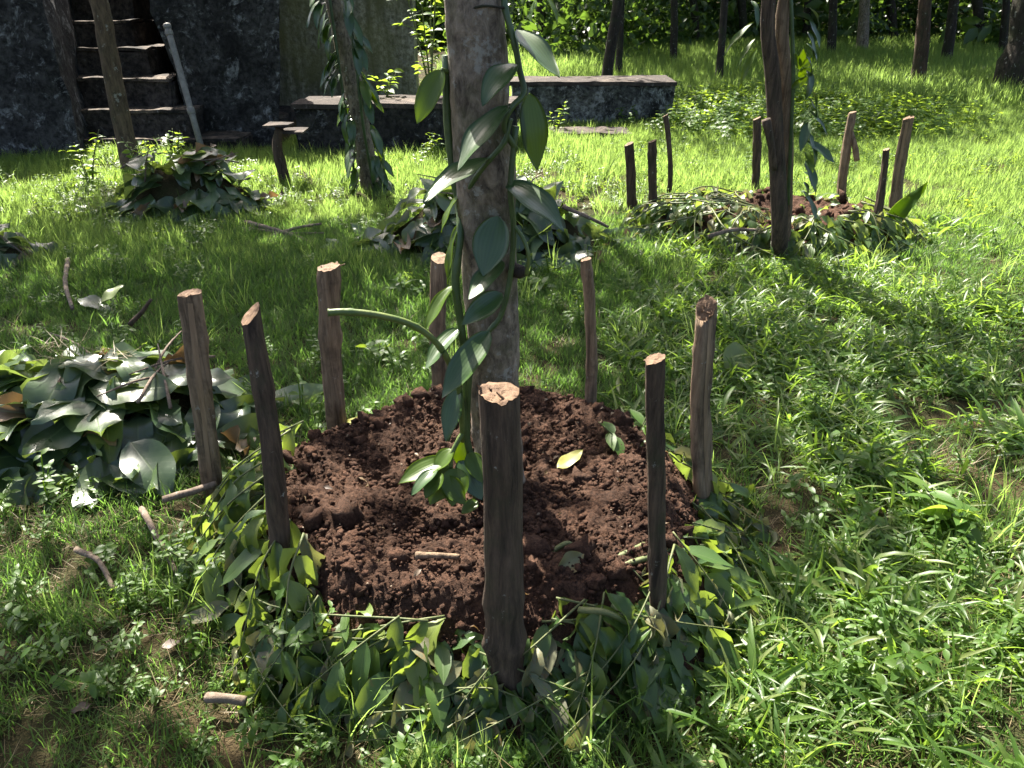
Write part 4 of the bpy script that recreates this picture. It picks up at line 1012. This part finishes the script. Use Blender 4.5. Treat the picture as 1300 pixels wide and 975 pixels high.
lone('fallen_leaf', 'yellow leaf lying on the soil right of the support tree', 'leaf', G(708, 593, .225), G(739, 575, .225), (0, -.4, 1), .42, 'yellow', gl, seed=7, curl=-.3)
lone('fallen_leaf', 'broad dark green leaf on the grass behind the torn-top stake', 'leaf', G(918, 468, .04), G(968, 440, .06), (0, -.8, .6), .55, 'mulch', gl, seed=8)
lone('fallen_leaf', 'pale leaf standing in the shaded grass above the near heap', 'leaf', G(128, 384, .03), G(156, 358, .10), (-.3, -.8, .6), .45, 'mulch', gl, seed=9)
lone('fallen_leaf', 'blue-green leaf lying in grass below the pale standing leaf', 'leaf', G(100, 378, .04), G(140, 392, .02), (0, -.3, 1), .4, 'big', gl, seed=10)
lone('fallen_leaf', 'long green leaf pointing up at the right end of the second bed', 'leaf', G(1115, 300, .02), P(1173, 234, 4.75), (-.6, -.8, .2), .22, 'herb', gl, seed=12, curl=.2)
lone('fallen_leaf', 'grey-green leaf lying on the mulch right of the long upright leaf', 'leaf', G(1140, 300, .04), G(1165, 290, .05), (0, -.3, 1), .35, 'mulch', gl, seed=13)
lone('fallen_leaf', 'orange-brown dry leaf among weeds at left front', 'leaf', G(205, 822, .03), G(230, 812, .03), (0, -.2, 1), .6, 'bigdry', gl, seed=14)
lone('fallen_leaf', 'crumpled grey-green leaf on the soil right of the front stake', 'leaf', G(708, 722, .23), G(742, 704, .25), (0, -.9, .4), .75, 'wilt', gl, seed=15, fold=.6, wave=1.2)
lone('fallen_leaf', 'bright green round leaf propped on the mulch left of the front stake', 'leaf', G(545, 862, .10), P(527, 820, 1.33), (-.2, -1, .4), .55, 'herb', gl, seed=16)

# ------------------------------------------------------------------ second bed
sm2 = thing('soil_mound', 'low patch of dark soil in the second bed among the far stakes', 'soil mound', (MC2[0], MC2[1], 0))
nr, na = 70, 180
qq = np.linspace(0, 1.5, nr)[:, None]; aa = np.linspace(0, 2 * np.pi, na, endpoint=False)[None]
mm2, _ = mound_mesh(MC2, .70, .50, .14, 9., 'soil', 1.3)
part('soil', mm2, sm2)
r = np.random.default_rng(7)
mr2 = thing('mulch_ring', 'tangled ring of cut green branches round the second bed', 'mulch', (MC2[0], MC2[1] - .4, 0))
kw2 = dict(c=MC2, rx=.70, ry=.50, h=.14)
B = Batch()
for k in range(1100):
    if r.random() < .55: a = r.uniform(2.2, 5.6); q = r.uniform(.75, 1.5)
    else: a = front(); q = r.uniform(1.0, 1.5)
    add_to(B, LVS[k % 6], ring_leaf(q, a, r.uniform(-.01, .06), s=(.07, .15), **kw2), r.random())
o = part('leaf_bed', B.mesh('leaf_bed', M['mulch']), mr2); o['kind'] = 'stuff'
for k in range(22):
    a = -1.57 + np.linspace(-2.2, 1.7, 22)[k]; sprig(mr2, a, r.uniform(.75, 1.05), r.uniform(1.35, 1.6), 8, .13, wilt=.2, rad=.006, lift=.07, skew=.6, **kw2)
for k in range(18): # cuttings thrown over the left half of the soil
    sprig(mr2, r.uniform(1.7, 4.2), r.uniform(.1, .7), r.uniform(.7, 1.1), 7, .12, wilt=.35, rad=.006, lift=.06, skew=.8, **kw2)

for k in range(70):
    p, q, a = on_mound(1.0, MC2, .70, .50, .14); s_ = .010 + .035 * r.random()**2.2
    part('clod', CLODS[k % 7], sm2, Matrix.Translation(Vector(p + [0, 0, s_ * .5])) @ Matrix.Rotation(r.uniform(0, 6), 4, Vector(r.normal(size=3))) @ Matrix.Scale(s_, 4))
for k in range(60):
    p, q, a = on_mound(1.0, MC2, .70, .50, .14)
    part('leaf', ([WILT2] + MUL_G)[k % 7], mr2, xform(p + [0, 0, .02], (math.cos(k * 2.4), math.sin(k * 2.4), r.uniform(-.1, .3)), r.normal(size=3) * .3 + [0, 0, 1], r.uniform(.07, .15)))

# ------------------------------------------------------------------ sticks, pipe, stump, shrubs
gs = 'sticks lying on the ground'
def stick(label, pl, wpx, z=.03, mat='stick', taper=.6, seed=0):
    pts = spline([G(*p[:2], p[2] if len(p) > 2 else z) for p in pl], 16); d = np.mean([depth(p) for p in pts])
    v, f, uv = tube(pts, np.linspace(1, taper, 16) * wpx / 2 / FPX * d, 9, .22, seed=seed, rs=25)
    tag(link('stick', mesh('stick', v, f, M[mat], uv)), label, 'stick', gs)
stick('pale jointed stick lying on the grass left of the soil mulch', [(180, 646, .05), (205, 692, .05), (232, 740, .03)], 9, seed=1)
stick('short curved brown stick in the thin grass at left', [(97, 698, .04), (125, 712, .05), (145, 750, .02)], 9, seed=2)
stick('smooth grey stick end poking out behind the leftmost stake', [(208, 634, .05), (240, 625, .07), (275, 614, .08)], 10, taper=.9, seed=3)
stick('stub of pale wood lying in dry straw at the front left', [(262, 887, .03), (285, 886, .035), (312, 890, .03)], 14, taper=.9, seed=4)
stick('dark bark chip lying in the middle of the soil', [(528, 706, .235), (550, 705, .24), (583, 707, .235)], 11, mat='stake_brown', taper=.6, seed=5)
stick('pale forked branch on the sunny grass behind the left stakes', [(312, 282, .06), (350, 292, .05), (398, 308, .02)], 7, seed=6)
stick('long thin pale branch on the grass beside the forked one', [(316, 290, .03), (362, 296, .04), (412, 296, .03)], 5, seed=7)
stick('short brown twig across the two pale branches on the grass', [(340, 302, .02), (375, 290, .05), (408, 284, .06)], 5, seed=8)
stick('thin upright-lying twig in the shaded grass above the near leaf heap', [(86, 330, .05), (83, 360, .05), (92, 392, .03)], 7, seed=9)
stick('dark twig sticking up behind the near leaf heap', [(165, 412, .22), (180, 396, .27), (192, 380, .32)], 7, mat='stake_dark', seed=10)
stick('brown bent branch on the wide leaf heap, right of the trunk', [(715, 262, .30), (745, 275, .26), (772, 288, .18)], 6, mat='stick', seed=11)
stick('reddish stick end at the bottom edge right of the front stake', [(880, 972, .03), (900, 968, .03), (912, 969, .03)], 8, mat='stake_brown', seed=12)
stick('grey dead branch lying across the front of the second bed', [(900, 300, .22), (930, 292, .24), (960, 292, .24)], 6, seed=13)

pb, pt = G(258, 196, 0), P(212, 32, 8.35); pb[1] = 7.95
pb = P(257, 192, 7.95)
pp_ = thing('leaning_pipe', 'grey pipe leaning against the wall beside the steps', 'pipe', tuple(pb))
ax = (pt - pb) / np.linalg.norm(pt - pb)
v, f, uv = tube(np.array([pb - ax * .2, pb + ax * .5, pt - ax * .2, pt]), .030, 14); part('tube', mesh('tube', v, f, M['pipe'], uv), pp_)
for a0, l in ((.36, .07), (np.linalg.norm(pt - pb) - .10, .05), (np.linalg.norm(pt - pb) - .03, .04)):
    v, f, uv = tube(np.array([pb + ax * a0, pb + ax * (a0 + .006), pb + ax * (a0 + l - .006), pb + ax * (a0 + l)]), [.032, .037, .037, .032], 14); part('collar', mesh('collar', v, f, M['pipe'], uv), pp_)

s0 = G(366, 238); sp = thing('forked_stump', 'dark thin stump carrying two small flat boards before the mossy wall', 'stump', tuple(s0))
v, f, uv = tube(spline([s0 - [0, 0, .1], P(357, 210, s0[1]), P(352, 185, s0[1]), P(355, 163, s0[1])], 14), np.linspace(.05, .035, 14), 10, .25, seed=3); part('stem', mesh('stem', v, f, M['stake_dark'], uv), sp)
c = P(354, 158, s0[1]); v, f = boxpr(c[0] - .10, c[0] + .10, c[1] - .10, c[1] + .10, c[2] - .008, c[2] + .008, seed=2, sub=.05, rough=.006); part('board', mesh('board', v, f, M['conc_top']), sp)
c = P(374, 166, s0[1] + .1); v, f = boxpr(c[0] - .10, c[0] + .09, c[1] - .12, c[1] + .12, c[2] - .008, c[2] + .008, seed=5, sub=.05, rough=.006); part('board', mesh('board', v, f, M['conc_top']), sp)

def shrub(name, label, base, h, stems, ll, seed, mat='herb', lean=.3, pairs=7, group='small leafy plants'):
    rr = np.random.default_rng(seed); t = thing(name, label, 'plant', tuple(base), group)
    base = np.asarray(base, float)
    for s in range(stems):
        az = rr.uniform(0, 6.28); hh = h * rr.uniform(.6, 1.05)
        tip = base + np.array([math.cos(az) * lean * hh, math.sin(az) * lean * hh, hh])
        pts = spline([base + rr.normal(0, .01, 3), (base + tip) / 2 + np.array([0, 0, hh * .06]), tip], 10)
        v, f, uv = tube(pts, np.linspace(.010, .003, 10) * (h / 1.0)**.5, 6, .1); part('stem', mesh('stem', v, f, M['stalk'], uv), t)
        B = Batch()
        for k in range(pairs):
            p = pts[min(9, 2 + int(8 * k / pairs))]
            for e in (0, 3.14):
                a2 = az + 1.2 * k + e; l = ll * rr.uniform(.7, 1.2)
                d = np.array([math.cos(a2), math.sin(a2), rr.uniform(-.2, .6)])
                if rr.random() < .35 and h > .6:   # a short twig
                    q2 = p + d * rr.uniform(.05, .16)
                    vv, ff, uu = tube([p, (p + q2) / 2 + [0, 0, .01], q2], .003, 4, cap=False); B.add(vv, ff, uu, .5)
                    for w3 in (-.7, 0, .7):
                        d3 = d + np.array([-d[1] * w3, d[0] * w3, rr.uniform(-.1, .3)])
                        vv, ff, uu = leaf(1, .42, .6, .3, nl=6, nc=3, seed=k); B.add(tmat(vv, xform(q2, d3, rr.normal(size=3) * .35 + [0, 0, 1], l)), ff, uu, rr.random())
                else:
                    vv, ff, uu = leaf(1, .42, .6, .3, nl=6, nc=3, seed=k); B.add(tmat(vv, xform(p, d, rr.normal(size=3) * .35 + [0, 0, 1], l)), ff, uu, rr.random())
        part('leaves', B.mesh('leaves', M[mat]), t)['kind'] = 'stuff'
b = P(547, 118, 8.75); b[2] = .48
shrub('leafy_shrub', 'tall bright-leaved shrub growing above the dark low block', b, 1.25, 5, .105, 1, lean=.22, pairs=10)
b = P(492, 120, 8.7); b[2] = .48
shrub('leafy_shrub', 'short bright sprig on top of the dark low block, right of the vine', b, .30, 4, .11, 2, lean=.8, pairs=4)
shrub('leafy_shrub', 'small bright sprig in the grass before the dark block, beside the trunk', G(548, 205), .30, 3, .10, 3, pairs=4)
b = G(706, 172); shrub('leafy_shrub', 'small leafy sprig growing against the pale low block', b, .42, 3, .085, 4, pairs=5)
shrub('weed_plant', 'small bright weed alone in the shaded grass behind the cut vine stem', G(480, 455), .10, 4, .075, 5, lean=.9, pairs=3)
shrub('weed_plant', 'light green weed right of the trunk in front of the wide heap', G(683, 372), .12, 5, .085, 6, lean=.9, pairs=3)
shrub('weed_plant', 'pale weed left of the reddish stake in front of the wide heap', G(520, 372), .10, 4, .085, 16, lean=.9, pairs=3)
shrub('weed_plant', 'clump of yellow-green leaves glowing in the grass at the right', G(1205, 668), .12, 6, .10, 7, lean=.8, pairs=3)
shrub('weed_plant', 'pale crumpled weed growing at right, above the yellow-green clump', G(1075, 600), .09, 4, .07, 8, lean=.9, pairs=3)
shrub('weed_plant', 'feathery small-leaved weed beside the mulch at left front', G(275, 745, .02), .17, 9, .030, 9, lean=.6, pairs=8)
shrub('weed_plant', 'small-leaved weed with a pale flower tip at the front of the mulch', G(385, 850, .02), .19, 8, .032, 10, lean=.45, pairs=8)
shrub('weed_plant', 'wilting yellow-green shoots at the soil edge behind the short dark stake', G(800, 580, .15), .14, 5, .085, 11, lean=.8, pairs=2)
for k, (px, py, lab) in enumerate([(190, 235, 'sunlit weeds at the foot of the leaning tree'), (115, 240, 'tall grassy weeds left of the leaning tree'), (225, 215, 'weeds between the leaning tree and the grey pipe')]):
    shrub('weed_plant', lab, G(px, py), .45, 6, .075, 20 + k, lean=.35, pairs=6)
